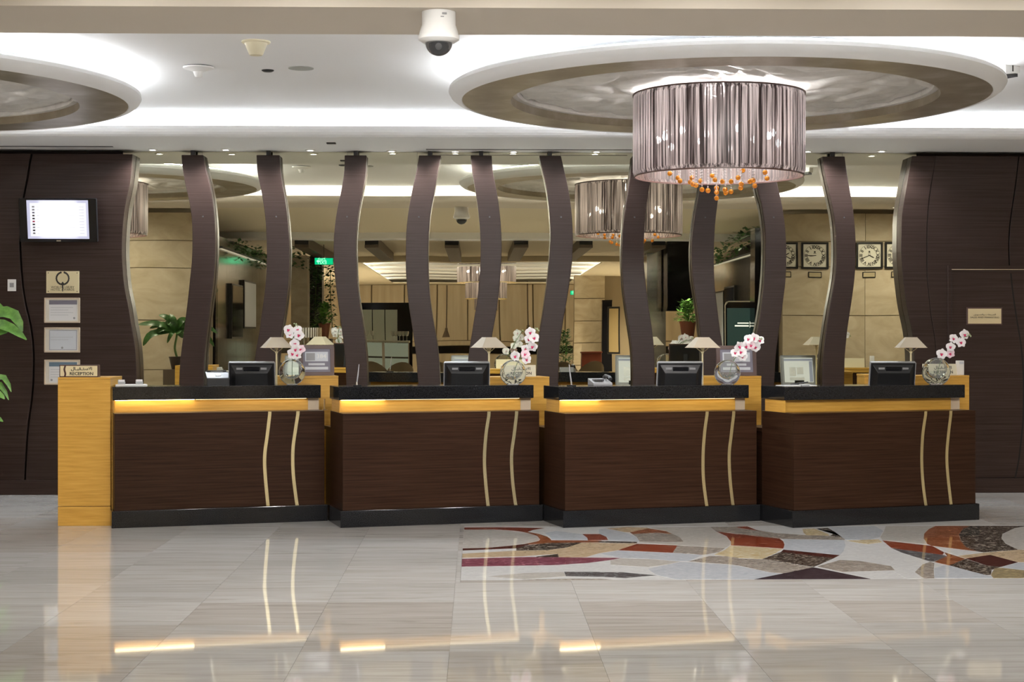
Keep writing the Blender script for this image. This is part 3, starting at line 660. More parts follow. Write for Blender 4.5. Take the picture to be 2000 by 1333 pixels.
for k, (px, py) in enumerate(DLX):
    p = on_z(px, py, ZS)
    lab = f'small recessed spotlight in the soffit, {DLW[k]}'
    if dl is None:
        dl = thing('recessed_spotlight', lab, 'spotlight', p, 0, 'soffit spotlights')
        obj('trim_ring', MB().lathe([(.026,0),(.048,0),(.048,-.005),(.03,-.008)], 28, close=True), white, dl, smooth=True)
        obj('lens', MB().lathe([(0,-.001),(.027,-.001),(.027,-.003),(0,-.003)], 20), lens_m, dl)
    else: dup(dl, p, 0, lab)
    lamp('soffit_spot', 'SPOT', p-Vector((0, .11, .03)), L_SPOT*(1.5 if k == 3 else 1), None, (.85,.93,1), .03, (0,0,0), 2.6, .7)

# ---- four reception counters set in a saw-tooth row
BASE = [((218,1033),(640,1018)), ((665,1032),(1060,1018)), ((1100,1032),(1485,1018)), ((1548,1032),(1913,1016))]
CT = []
for a, b in BASE:
    A, B = on_z(*a), on_z(*b); d = B-A
    CT.append((A, d.length, math.atan2(d.y, d.x)))
ZTOP = 1.10
def cl(i, px, py, off):
    """local x and height on counter i of what is seen at the pixel, at a depth off behind its front"""
    A, w, th = CT[i]; n = Vector((-math.sin(th), math.cos(th), 0)); c = Vector((math.cos(th), math.sin(th), 0))
    d = ray(px, py); t = (A.dot(n)+off)/d.dot(n)
    p = Vector((d.x*t, d.y*t, EYE+d.z*t))
    return (p-A).dot(c), p.z
def cw(i, x, y, z):
    A, w, th = CT[i]
    return Vector((A.x+x*math.cos(th)-y*math.sin(th), A.y+x*math.sin(th)+y*math.cos(th), z))
BARS = [[[(527,808),(522,850),(517,890),(518,930),(524,995)], [(582,808),(577,840),(572,880),(573,930),(581,995)]],
        [[(955,810),(949,850),(946,900),(949,950),(954,996)], [(1009,808),(1004,850),(999,890),(1001,940),(1008,995)]],
        [[(1381,808),(1376,845),(1373,890),(1374,940),(1381,995)], [(1433,808),(1428,850),(1424,890),(1426,940),(1432,993)]],
        [[(1808,808),(1802,850),(1800,900),(1803,950),(1809,993)], [(1857,808),(1852,850),(1849,890),(1851,930),(1858,992)]]]
OAKX = [(545,661,735,.62), (957,1073,737,.66), (1371,1487,736,.64), (1786,1893,735,.66)]
CLAB = ['next to the tall oak pedestal', 'under a cream reception sign', 'in front of the big chandelier', 'nearest the sales office door']
for i in range(4):
    A, w, th = CT[i]
    t = thing('reception_counter', f'{ORD[i]} dark wood reception counter with black granite top, {CLAB[i]}', 'counter', A, th, 'reception counters')
    obj('plinth', MB().box(0, w, 0, .55, 0, .132), granite, t, bevel=.003)
    obj('body', MB().box(.022, w-.022, .022, .55, .132, .895), wenge, t, bevel=.003)
    obj('lit_band', MB().box(.024, w-.12, .225, .50, .895, .992), oak, t)
    obj('side_cheek', MB().box(.0235, .03, .168, .225, .895, .992), oak, t)
    obj('end_block', MB().box(w-.119, w-.028, .235, .50, .895, .992), beige_frame, t)
    obj('granite_top', MB().box(.018, w-.024, .165, .56, .993, ZTOP), granite, t, bevel=.004)
    le = (.62, .36, .34, 0)[i]
    if le:
        obj('led_strip', MB().box(.04, .04+le, .190, .205, .9905, .9928), led_warm, t)
    if i < 3: obj('led_strip', MB().box(.05+le, w-.14, .190, .205, .9905, .9928), led_soft, t)
    for b in BARS[i]:
        pts = [cl(i, px, py, .022) for px, py in b]
        sp = [tuple(p) for p in spline([(p[0], p[1]) for p in pts], 8)]
        top, bot = .894, .133
        sp = [(x, max(min(z, top), bot)) for x, z in sp]; sp[0] = (sp[0][0], top); sp[-1] = (sp[-1][0], bot)
        obj('brass_inlay', MB().strip([(x-.0135, z) for x, z in sp], [(x+.0135, z) for x, z in sp], .0195, .0235), brass, t)
    # staff desk behind, up to the oak box
    ox0 = cl(i, OAKX[i][0], 740, OAKX[i][3])[0]; ox1 = cl(i, OAKX[i][1], 740, OAKX[i][3])[0]
    xe = ox0-.01 if i < 3 else w-.05
    obj('desk_surface', MB().box(.05, xe, .56, .98, .72, .75), wenge, t, bevel=.002)
    obj('desk_pedestal', MB().box(.06, .40, .57, .96, .0, .72), wenge, t, bevel=.002)
    zt = EYE-(OAKX[i][2]-HZ)/F_PX*(cw(i, ox0, OAKX[i][3], 0).y)
    OAKX[i] += (zt, ox0, ox1)
    o = thing('oak_cabinet', f'{("honey oak box cabinet behind the first counter, topped by a framed card", "honey oak box cabinet behind the second counter, under a cream reception sign", "honey oak box cabinet behind the third counter, topped by a leaning frame", "honey oak box cabinet behind the fourth counter, under a cream sign and white box")[i]}', 'cabinet', cw(i, ox0, OAKX[i][3], 0), th, 'oak cabinets behind the counters')
    d = ox1-ox0
    obj('carcass', MB().box(0, d, 0, .30, 0, zt-.02), oak, o, bevel=.002)
    obj('top_board', MB().box(0, d, -.002, .302, zt-.019, zt), oak, o, bevel=.002)
    obj('rear_shelf', MB().box(.03, d-.03, .295, .304, .45, zt-.05), wenge, o)
a, b = at(1681, 731, 14.9), at(1712, 731, 14.9)
t = thing('side_cabinet', 'narrow oak cabinet by the mirror beside the fourth monitor', 'cabinet', (a.x, 14.75, 0))
obj('carcass', MB().box(0, b.x-a.x, 0, .30, 0, a.z-.02), oak, t, bevel=.002)
obj('top_board', MB().box(-.003, b.x-a.x+.003, -.003, .303, a.z-.019, a.z), oak, t, bevel=.002)
# front oak pedestal with the reception sign
P0 = on_z(113, 1028); P1 = on_z(218, 1027)
pw = P1.x-P0.x-.004; yp = P0.y
zp = EYE-(737-HZ)/F_PX*yp
t = thing('oak_pedestal', 'tall honey oak pedestal standing at the end of the first counter', 'pedestal', (P0.x, yp, 0))
obj('base_board', MB().box(0, pw, 0, .42, 0, .152), oak, t, bevel=.002)
obj('carcass', MB().box(0, pw, 0, .42, .156, zp-.016), oak, t, bevel=.002)
obj('top_board', MB().box(0, pw, 0, .42, zp-.015, zp), oak, t, bevel=.002)
obj('side_filler', MB().box(pw+.002, pw+.028, .03, .40, .0, zp-.09), oak, t)
# reception signs
def sign(label, loc, w, h, rz, slope, group='reception signs'):
    t = thing('reception_sign', label, 'sign', loc, rz, group)
    a = slope
    obj('block', MB().prism([(0,0),(.07,0),(.07-.01,h),(a,h)], -w/2, w/2, 'x'), brown_frame if slope < .02 else cream_pl, t, bevel=.002)
    tilt = math.atan2(a, h)
    pl = obj('face_plate', MB().box(-w/2+.008, w/2-.008, -.002, .001, .008, h-.008), gold_matte if slope < .02 else mat('cream plate', (.72,.68,.52), .5), t, rot=(-tilt, 0, 0), loc=(0,-.001,0))
    if slope < .02: obj('bronze_stripe', MB().strip([(-w/2+.037+.004*math.sin(k*.9), .008+(h-.016)*k/8) for k in range(9)], [(-w/2+.052+.004*math.sin(k*.9), .008+(h-.016)*k/8) for k in range(9)], -.0032, -.002), brown_frame, t)
    ox = w*.07
    for body, z, ww in ((AR_RECEPTION, h*.66, w*.54), ('RECEPTION', h*.29, w*.60)):
        text(body, .034, ink, t, (ox, -.0028-.001+z*math.tan(tilt), z), (PI/2-tilt, 0, 0), w=ww, bold=.0008)
    return t
sx = (at(113,735,yp).x+at(190,735,yp).x)/2
sign('gold reception sign in a brown block on the tall oak pedestal', (sx, yp+.04, zp), .308, .098, 0, .002)
def on_oak(i, px, y=.05):
    off = OAKX[i][3]+y; return cl(i, px, 735, off)[0], off
x, off = on_oak(1, 1013, .08)
sign('cream reception sign partly behind the second orchid vase', cw(1, x, off, OAKX[1][4]), .30, .098, CT[1][2]*.3, .022)
x, off = on_oak(3, 1838, .06)
sign('cream reception sign partly behind the fourth orchid vase', cw(3, x, off, OAKX[3][4]), .29, .098, CT[3][2]*.3, .022)
# framed cards on the oak cabinets
def award(label, i, px0, px1, y, hz, tilt, rz):
    x0, off = on_oak(i, px0, y); x1, _ = on_oak(i, px1, y); w = x1-x0
    t = thing('framed_card', label, 'picture frame', cw(i, (x0+x1)/2, off, OAKX[i][4]), rz, 'framed cards on the oak cabinets')
    h = hz
    fr = MB()
    M = Matrix.Rotation(-tilt, 4, 'X')
    b = .032
    fr.box(-w/2, w/2, 0, .025, 0, b).box(-w/2, w/2, 0, .025, h-b, h).box(-w/2, -w/2+b, 0, .025, b, h-b).box(w/2-b, w/2, 0, .025, b, h-b)
    obj('frame', fr.move(M), brown_frame, t, bevel=.002)
    obj('card', MB().box(-w/2+b, w/2-b, .008, .018, b, h-b).move(M), grey_mat, t)
    obj('back_board', MB().box(-w/2+.01, w/2-.01, .019, .027, .01, h-.01).move(M), black, t)
    wi = w-2*b
    obj('print_panel', MB().box(-wi*.42, wi*.42, .0068, .0078, h*.47, h*.78).box(-wi*.30, wi*.30, .0068, .0078, h*.34, h*.41).box(-wi*.42, wi*.42, .0068, .0078, h*.20, h*.29).move(M), paper_blue, t)
    obj('blank_square', MB().box(-wi*.38, -wi*.06, .0060, .0067, h*.50, h*.74).move(M), grey, t)
    p = M @ Vector((wi*.18, .0062, h*.64)); text('384', .05, white, t, p, (PI/2-tilt, 0, 0), w=wi*.34)
    p = M @ Vector((0, .0062, h*.375))
    obj('stay', MB().box(-.02, .02, .026, .03, 0.004, h*.55).move(Matrix.Translation((0,.075,0)) @ Matrix.Rotation(.25, 4, 'X')), black, t)
    return t
award('brown framed grey card with white digits, standing behind the first orchid vase', 0, 585, 653, .08, .262, .08, CT[0][2])
award('brown framed grey card leaning behind the third orchid vase', 2, 1403, 1476, .08, .262, .13, CT[2][2]*.3)

# desk monitors, seen from behind
MON = [(449,537,710), (866,955,711), (1280,1368,711), (1699,1778,709)]
m0 = None
for i, (a, b, y) in enumerate(MON):
    off = .66; x0 = cl(i, a, 735, off)[0]; x1 = cl(i, b, 735, off)[0]; zt = EYE-(y-HZ)/F_PX*13.35
    lab = f'black desk monitor, its back to the lobby, {("beside the receipt printer", "behind the second counter near the wavy strip", "below the third lamp", "below the fourth lamp")[i]}'
    p = cw(i, (x0+x1)/2, off, .75); rz = (CT[i][2]*.25, CT[i][2]*.2, CT[i][2]*.2, CT[i][2]*-.1)[i]
    if m0 is None:
        m0 = thing('desk_monitor', lab, 'monitor', p, rz, 'desk monitors'); w, H = .375, zt-.75
        h = .33; z0 = H-h*math.cos(.26)
        M = Matrix.Translation((0, -.03, z0)) @ Matrix.Rotation(.26, 4, 'X')
        shell = MB().strip([(-w/2, 0), (-w/2, h)], [(w/2, 0), (w/2, h)], .0, .035)
        obj('shell', shell.move(M), black, m0, bevel=.006)
        obj('back_cover', MB().add([(-w/2+.015,0,.012),(w/2-.015,0,.012),(w/2-.015,0,h-.015),(-w/2+.015,0,h-.015),(-w/2+.05,-.045,.012),(w/2-.05,-.045,.012),(w/2-.055,-.045,h-.075),(-w/2+.055,-.045,h-.075)],
            [(0,1,2,3),(4,7,6,5),(0,4,5,1),(1,5,6,2),(2,6,7,3),(3,7,4,0)]).move(M), black, m0, bevel=.003)
        obj('top_edge', MB().box(-w/2, w/2, -.003, .036, h, h+.006).move(M), grey, m0, bevel=.002)
        for sx_ in (-1, 1):
            obj('side_edge', MB().box(sx_*(w/2+.002)-.003, sx_*(w/2+.002)+.003, -.003, .036, 0, h).move(M), grey, m0, bevel=.002)
            obj('speaker_slots', MB().box(min(sx_*.075, sx_*.125), max(sx_*.075, sx_*.125), -.026, -.016, h-.066, h-.035).move(M), grey, m0)
        obj('handle', MB().box(-.066, .066, -.034, -.012, h-.064, h-.046).box(-.066, .066, -.03, -.012, h-.036, h-.030).move(M), black_gloss, m0, bevel=.002)
        obj('bezel', MB().box(-w/2+.004, w/2-.004, .034, .038, .004, h-.004).move(M), grey, m0)
        obj('screen', MB().box(-w/2+.03, w/2-.03, .037, .0395, .03, h-.025).move(M), screen_ui, m0)
        obj('screen_bar', MB().box(-w/2+.03, w/2-.03, .0385, .0402, h-.06, h-.035).box(w/2-.07, w/2-.034, .0385, .0402, .035, h-.065).move(M), screen_ui2, m0)
        obj('screen_tile', MB().box(*(-.10, -.03, .0385, .0402, .10, .20)).box(-.02, .05, .0385, .0402, .12, .20).box(-.10, .06, .0385, .0402, .05, .085).move(M), white, m0)
        obj('stand', MB().box(-.05, .05, -.02, .02, 0, z0+.06), black, m0, bevel=.004)
        obj('foot', MB().box(-.12, .12, -.10, .10, 0, .014), black, m0, bevel=.004)
    else:
        dup(m0, p, rz, lab)

# brass table lamps on the desks
l0 = None
for i, px in enumerate((540, 955, 1372, 1779)):
    off = (.60, .60, .60, .62)[i]; x = cl(i, px, 700, off)[0]
    p = cw(i, x, off, .75); lab = f'brass table lamp with a four-sided taupe shade, {("beside the first orchid", "behind the second monitor", "behind the third monitor", "behind the fourth monitor")[i]}'
    rz = (.30, .42, .18, -.10)[i]
    if l0 is None:
        l0 = thing('table_lamp', lab, 'lamp', p, rz, 'brass table lamps')
        z1, z0 = 1.492-.75, 1.405-.75; a, b = .045, .116
        sh_ = MB()
        sh_.add([(-b,-b,z0),(b,-b,z0),(b,b,z0),(-b,b,z0),(-a,-a,z1),(a,-a,z1),(a,a,z1),(-a,a,z1)], [(0,1,5,4),(1,2,6,5),(2,3,7,6),(3,0,4,7)])
        so = obj('lamp_shade', sh_, shade_cloth, l0)
        md = so.modifiers.new('thick', 'SOLIDIFY'); md.thickness = .003
        obj('shade_trim', MB().tube([(-b,-b,z0),(b,-b,z0)], .003, 6).tube([(b,-b,z0),(b,b,z0)], .003, 6).tube([(b,b,z0),(-b,b,z0)], .003, 6).tube([(-b,b,z0),(-b,-b,z0)], .003, 6), beige_frame, l0)
        obj('pole', MB().lathe([(.0,.012),(.012,.012),(.009,.03),(.008,z0-.05),(.013,z0-.045),(.013,z0-.035),(.007,z0-.03),(.007,z0+.03),(0,z0+.03)], 16), gold_matte, l0, smooth=True)
        hp = MB()
        for k in range(4):
            g = PI/2*k; hp.tube([(0,0,z0-.042), (.03*math.cos(g), .03*math.sin(g), z0-.022), (.07*math.cos(g), .07*math.sin(g), z0+.012), (.085*math.cos(g), .085*math.sin(g), z0+.016)], .0032, 6)
        obj('harp', hp, gold_matte, l0)
        obj('socket', MB().lathe([(0,z0-.02),(.014,z0-.02),(.016,z0+.03),(0,z0+.03)], 14), gold_matte, l0)
        obj('foot', MB().lathe([(0,0),(.075,0),(.075,.008),(.02,.018),(0,.018)], 24), gold_matte, l0, smooth=True)
    else: dup(l0, p, rz, lab)

# round glass vases with orchids
petal_me = None
def flower_mesh():
    mb = MB()
    for k, (L, Wd) in enumerate(((.036,.016),(.036,.023),(.034,.016),(.034,.016),(.036,.023))):
        a = PI/2+2*PI*k/5; c, s = math.cos(a), math.sin(a)
        vs = []; fs = []
        for j in range(6):
            t_ = j/5; wd = Wd*math.sin(PI*min(t_*.92+.06, 1))**.7; r = .004+L*t_
            z = -.010*math.sin(PI*t_*.8)+.006*t_
            for e in (-1, 0, 1):
                vs.append((r*c-e*wd*s, z-(abs(e)*.003), r*s+e*wd*c))
        for j in range(5):
            for e in range(2): fs.append((3*j+e, 3*j+e+1, 3*j+4+e, 3*j+3+e))
        mb.add(vs, fs)
    return mesh('flower', mb, petal_m, True)
fl_me = flower_mesh()
lip_me = mesh('lip', MB().ball((0,-.012,-.006), .0072, 8, 6, (1,1,1.2)).ball((-.007,-.010,.001), .004, 6, 4).ball((.007,-.010,.001), .004, 6, 4), lip_m, True)
fl2_me = fl_me.copy(); fl2_me.materials.clear(); fl2_me.materials.append(petal_p)
VASE = [((571,727),25,(571,723),17.5,[(564,645),(581,645),(584,655),(566,654),(575,672),(588,683),(570,692),(581,694),(578,683)], [(571,745),(571,706),(577,682),(573,660),(577,636)], 'first counter, its flowers nearly upright'),
        ((1002,730),25,(1002,725),18,[(1036,650),(1033,663),(1043,661),(1026,682),(1041,677),(1026,693),(1007,696),(1029,703)], [(1001,742),(1010,710),(1020,694),(1033,668),(1048,645)], 'second counter, in front of a cream sign'),
        ((1420,730),25,(1421,724),17.5,[(1443,677),(1462,663),(1473,661),(1484,666),(1457,677),(1466,675),(1475,678),(1436,690),(1448,688),(1451,697)], [(1423,742),(1430,710),(1441,694),(1460,674),(1486,664)], 'third counter, its flowers bent low'),
        ((1828,729),27,(1829,723),18.5,[(1883,654),(1862,662),(1876,670),(1857,678),(1839,692),(1856,691)], [(1827,741),(1838,705),(1850,686),(1867,666),(1892,656)], 'fourth counter, before the sales office door')]
glass_rim = mat('silver edged glass', (.55,.58,.57), .06, 0.75)
glass_dark = mat('thick grey glass', (.80,.84,.83), .02, trans=1.0, ior=1.48)
pane_g = mat('thin vase glass', (.85,.90,.88), .03, trans=.9, ior=1.05)
for i, (c, r, ci, ri, fl, st, where) in enumerate(VASE):
    off = .33
    xw, _ = cl(i, c[0], 752, off); p0 = cw(i, xw, off, ZTOP); D = p0.y; k = D/F_PX
    R, r2 = r*k, ri*k
    t = thing('glass_vase', f'round flat glass vase holding orchids on the {where}', 'vase', p0, 0, 'orchid vases')
    zc = max(R*.92, EYE-(c[1]-HZ)*k-ZTOP)
    zi = zc+(c[1]-ci[1])*k; xi = (ci[0]-c[0])*k
    n = 56; vs = []; fs = []
    for y in (-.03, .03):
        for j in range(n):
            a = 2*PI*j/n; ox_, oz_ = R*math.cos(a), max(zc+R*math.sin(a), .0)
            vs.append((ox_, y*.62, oz_))
        for j in range(n):
            a = 2*PI*j/n; vs.append((xi+r2*math.cos(a), y, zi+r2*math.sin(a)))
    for j in range(n):
        j2 = (j+1) % n
        fs += [(j, j2, n+j2, n+j), (2*n+j, 3*n+j, 3*n+j2, 2*n+j2), (j, 2*n+j, 2*n+j2, j2), (n+j, n+j2, 3*n+j2, 3*n+j)]
    obj('ring_body', MB().add(vs, fs), glass_dark, t, smooth=True)
    def ringtube(x_, z_, R_, y_, rt, flat=False):
        return MB().tube([(x_+R_*math.cos(2*PI*j/40), y_, max(z_+R_*math.sin(2*PI*j/40), rt) if flat else z_+R_*math.sin(2*PI*j/40)) for j in range(41)], rt, 6)
    obj('outer_rim', ringtube(0, zc, R, -.0195, .0026, True), glass_rim, t, smooth=True)
    obj('inner_rim', ringtube(xi, zi, r2, -.0305, .0026), glass_rim, t, smooth=True)
    obj('front_pane', MB().lathe([(0,-.029),(r2,-.029),(r2,-.0275),(0,-.0275)], 40, (xi,0,zi), 'y'), pane_g, t)
    obj('water', MB().prism([(xi+r2*.97*math.cos(a), zi+r2*.97*math.sin(a)) for a in [PI+.25+(PI-.5)*j/16 for j in range(17)]], -.024, .024), mat('clear water', (.9,.95,.95), .0, trans=1.0, ior=1.2), t)
    pb = MB(); rr = random.Random(i)
    for j in range(26):
        a = PI*1.5+rr.uniform(-.95, .95); q_ = r2*rr.uniform(.68, .90)
        pb.ball((xi+q_*math.cos(a), rr.uniform(-.02, .02), zi+q_*math.sin(a)), rr.uniform(.005, .0085), 6, 4)
    obj('pebbles', pb, pebble_m, t, smooth=True)['kind'] = 'stuff'
    obj('foot', MB().box(-R*.42, R*.42, -.022, .022, 0, .006), silver, t, bevel=.002)
    # the orchid spray
    s = thing('orchid_spray', f'white orchid spray with magenta centres in the vase on the {ORD[i]} counter', 'flowers', p0, 0, 'orchid sprays')
    pts = [at(*a, D)-p0 for a in st]
    obj('stem', MB().tube(spline(pts, 6), .0028, 6), stem_m, s, smooth=True)
    for j, (fx, fy) in enumerate(fl):
        a = at(fx, fy, D+rr.uniform(-.03, .01))-p0
        rot = (rr.uniform(-.35, .35), rr.uniform(-.5, .5), rr.uniform(-.55, .55))
        f = shared('flower', fl2_me if j % 6 == 5 else fl_me, s, a, rot, (1.05,)*3 if j % 2 else (1.18,)*3)
        shared('lip', lip_me, f)
    b = pts[-1]
    obj('buds', MB().ball(b+Vector((.006,0,.008)), .008, 8, 6, (1,1,1.4)).ball(b+Vector((.018,.004,-.004)), .006, 8, 6, (1,1,1.4)).ball(b+Vector((-.01,.004,.014)), .006, 8, 6), mat('green bud', (.36,.42,.24), .5), s, smooth=True)
    for j in range(3):
        w_ = pts[2].lerp(pts[3], j*.35); fx, fy = fl[min(j*2+1, len(fl)-1)]; e = at(fx, fy, D+.01)-p0
        obj('stalk', MB().tube([w_, (w_+e)/2+Vector((0,.01,.012)), e], .0016, 5), stem_m, s)

# small things on the counters
def put(i, name, label, cat, px, off, z=ZTOP, rz=None, group=None):
    x, _ = cl(i, px, 750, off); return thing(name, label, cat, cw(i, x, off, z), CT[i][2] if rz is None else rz, group)
t = put(0, 'card_tray', 'white tray with two clear card holders at the oak pedestal end', 'tray', 256, .36)
obj('tray', MB().box(-.125,.125,-.05,.07,0,.014), white, t, bevel=.003)
for x in (-.075, .065):
    obj('card_holder', MB().prism([(-.02,.014),(.03,.014),(.028,.05),(.022,.05),(.02,.022),(-.016,.022),(-.018,.036),(-.022,.036)], x-.028, x+.028, 'x'), mat('clear acrylic', (.8,.82,.83), .1, trans=.6), t)
    obj('card', MB().box(x-.024, x+.024, .0, .006, .022, .052), paper, t)
for i, px, tip in ((1, 697, (702,711)), (2, 1116, (1112,656+55))):
    t = put(i, 'pen_stand', f'silver pen upright in a small black stand at the near end of the {ORD[i]} counter', 'pen', px, .34, group='pen stands')
    obj('base', MB().box(-.034,.034,-.022,.022,0,.008), black_gloss, t, bevel=.003)
    obj('cup', MB().lathe([(0,.008),(.009,.008),(.006,.035),(.0,.035)], 12), silver, t, smooth=True)
    dx = .018 if i == 1 else -.02
    obj('pen', MB().tube([(0,0,.02),(dx*.5,0,.09),(dx,0,.175)], [.0055,.0055,.003], 8), mat('pearl pen barrel', (.62,.62,.66), .25, .5), t, smooth=True)
t = put(2, 'desk_phone', 'grey desk telephone lying behind the third pen stand', 'telephone', 1172, .46, rz=.2)
t['label'] = 'grey desk telephone between the pen stand and a wavy strip'
obj('base', MB().prism([(-.09,0),(.09,0),(.09,.055),(-.09,.02)], -.08, .08, 'x'), grey, t, bevel=.004)
obj('handset', MB().tube([(.06,-.09,.05),(.062,-.07,.068),(.062,.06,.078),(.06,.08,.062)], [.018,.012,.012,.018], 8), darkgrey, t, smooth=True)
obj('keypad', MB().box(-.06,.02,-.05,.03,.036,.05), darkgrey, t)
t = put(0, 'receipt_printer', 'black receipt printer with a white label beside the first monitor', 'printer', 424, .66, .75)
zt = EYE-(727-HZ)/F_PX*13.4-.75
obj('cash_drawer', MB().box(-.11,.11,-.12,.12,0,zt-.13), black, t, bevel=.004)
obj('body', MB().prism([(-.09,zt-.128),(.09,zt-.128),(.09,zt),(.02,zt),(-.09,zt-.05)], -.095, .095, 'x'), black, t, bevel=.006)
obj('lid', MB().box(-.08,.08,.02,.085,zt,zt+.012), black, t, bevel=.003)
obj('label_sticker', MB().prism([(-.055,zt-.0335),(-.015,zt-.0155),(-.016,zt-.0135),(-.056,zt-.0315)], -.02, .03, 'x'), paper, t)
obj('paper_slot', MB().box(-.05,.05,.015,.022,zt-.002,zt+.004), grey, t)
t = put(3, 'pen_tray', 'clear pen tray with a white sheet at the near end of the fourth counter', 'tray', 1562, .40)
obj('sheet', MB().box(-.17,.13,-.05,.09,0,.004), paper, t)
obj('holder', MB().box(-.02,.05,-.075,-.02,0,.016), mat('clear acrylic', (.8,.82,.83), .1, trans=.6), t, bevel=.003)
obj('pen', MB().tube([(-.10,-.03,.012),(.05,-.045,.03)], .005, 8), darkgrey, t)
x, off = on_oak(3, 1878, .10)
t = thing('tissue_box', 'upright white box beside the fourth reception sign', 'box', cw(3, x, off, OAKX[3][4]), .2)
obj('carton', MB().box(-.025,.025,0,.06,0,.125), white, t, bevel=.003)
obj('slot_panel', MB().box(-.02,.02,-.0015,.002,.095,.118), paper_blue, t)
t = put(0, 'power_bracket', 'small chrome bracket at the step after the first counter', 'bracket', 634, .14, .895)
obj('plate', MB().box(-.02,.02,-.02,.02,0,.004), silver, t)
obj('upright', MB().box(-.006,.006,-.006,.006,.004,.09), silver, t)

# ---- things on the wide wood panels
t = thing('wall_television', 'black television showing a pale list of rates, tilted on the dark wall', 'television', at(115, 430, YW-.16))
w, h = 148*(YW-.16)/F_PX/2, 84*(YW-.16)/F_PX/2
M = Matrix.Rotation(.16, 4, 'X')
obj('housing', MB().box(-w, w, -.03, .03, -h, h).move(M), black, t, bevel=.006)
obj('rear_box', MB().box(-w*.6, w*.9, .03, .075, -h*.8, h*.72).move(M), black, t, bevel=.004)
obj('bezel', MB().box(-w, w, -.036, -.030, -h, -h*.86).box(-w, w, -.036, -.030, h*.93, h).box(-w, -w*.80, -.036, -.030, -h*.86, h*.93).box(w*.80, w, -.036, -.030, -h*.86, h*.93).move(M), black_gloss, t, bevel=.002)
obj('screen', MB().box(-w*.80, w*.80, -.034, -.029, -h*.86, h*.93).move(M), screen_edge, t)
obj('list_page', MB().box(-w*.72, w*.74, -.0355, -.033, -h*.74, h*.80).move(M), screen_white, t)
fl_c = [ink_grey, ink_grey, grey_mat, ink, ink, mat('red flag', (.55,.05,.12), .5), ink, ink_grey, ink, ink_grey]
for k in range(10):
    z = h*.62-k*h*.136
    obj('flag', MB().box(-w*.66, -w*.60, -.0366, -.035, z-.006, z+.008).move(M), fl_c[k], t)
    obj('rate_row', MB().box(w*.30, w*.44, -.0362, -.035, z-.004, z+.005).box(-w*.54, -w*(.30-.05*(k % 3)), -.0360, -.035, z-.002, z+.002).box(w*.56, w*.68, -.0360, -.035, z-.002, z+.002).move(M), mat('pale screen rows', (.1,.1,.1), .4, emit=(.58,.58,.68), es=.36) if k % 2 else mat('faint screen rows', (.1,.1,.1), .4, emit=(.72,.70,.80), es=.38), t)
obj('badge', MB().box(-.02, .02, -.0375, -.035, -h*.97, -h*.92).move(M), silver, t)
obj('arm', MB().box(-.05,.05,.06,.16,-.06,.06), black, t)
lamp('screen_glow', 'AREA', (0,-.06,0), .8, t, (.8,.82,1), .35, (PI/2+.16,0,0))
def wallbox(name, label, cat, x0, x1, y0, y1, y=YW, group=None):
    a, b = at(x0, y1, y), at(x1, y0, y)
    return thing(name, label, cat, ((a.x+b.x)/2, y, (a.z+b.z)/2), 0, group), (b.x-a.x)/2, (b.z-a.z)/2
t, w, h = wallbox('award_plaque', 'gold plaque with a black wreath emblem, above the framed certificates', 'plaque', 91, 155, 530, 573)
obj('plate', MB().box(-w, w, -.012, 0, -h, h), gold_matte, t, bevel=.002)
br = MB()
for s_ in (-1, 1):
    for k in range(11):
        a = -PI/2+.25+(PI-.55)*k/10; c = (s_*.058*math.cos(a), .018+.058*math.sin(a))
        br.ball((c[0], -.0125, h*.17+c[1]), .0085, 6, 4, (1,.25,1.25))
    br.tube([(s_*.055*math.cos(a), -.0125, h*.17+.018+.055*math.sin(a)) for a in [-PI/2+.15+(PI-.4)*k/10 for k in range(11)]], .003, 5)
obj('wreath', br, ink, t)
obj('torch', MB().prism([(-.003,-h*.86),(.003,-h*.86),(.007,-h*.28),(.012,-h*.10),(0,h*.05),(-.012,-h*.10),(-.007,-h*.28)], -.0135, -.011), ink, t)
text('WORLD LUXURY', .03, ink, t, (0,-.0128,-h*.46), w=w*1.42)
text('HOTEL AWARDS', .03, ink, t, (0,-.0128,-h*.68), w=w*1.42)
for sx_ in (-1, 1):
    for sz in (-1, 1): obj('screw', MB().lathe([(0,-.0150),(.004,-.0145),(.005,-.012)], 8, (sx_*w*.88,0,sz*h*.84), 'y'), brown_frame, t)
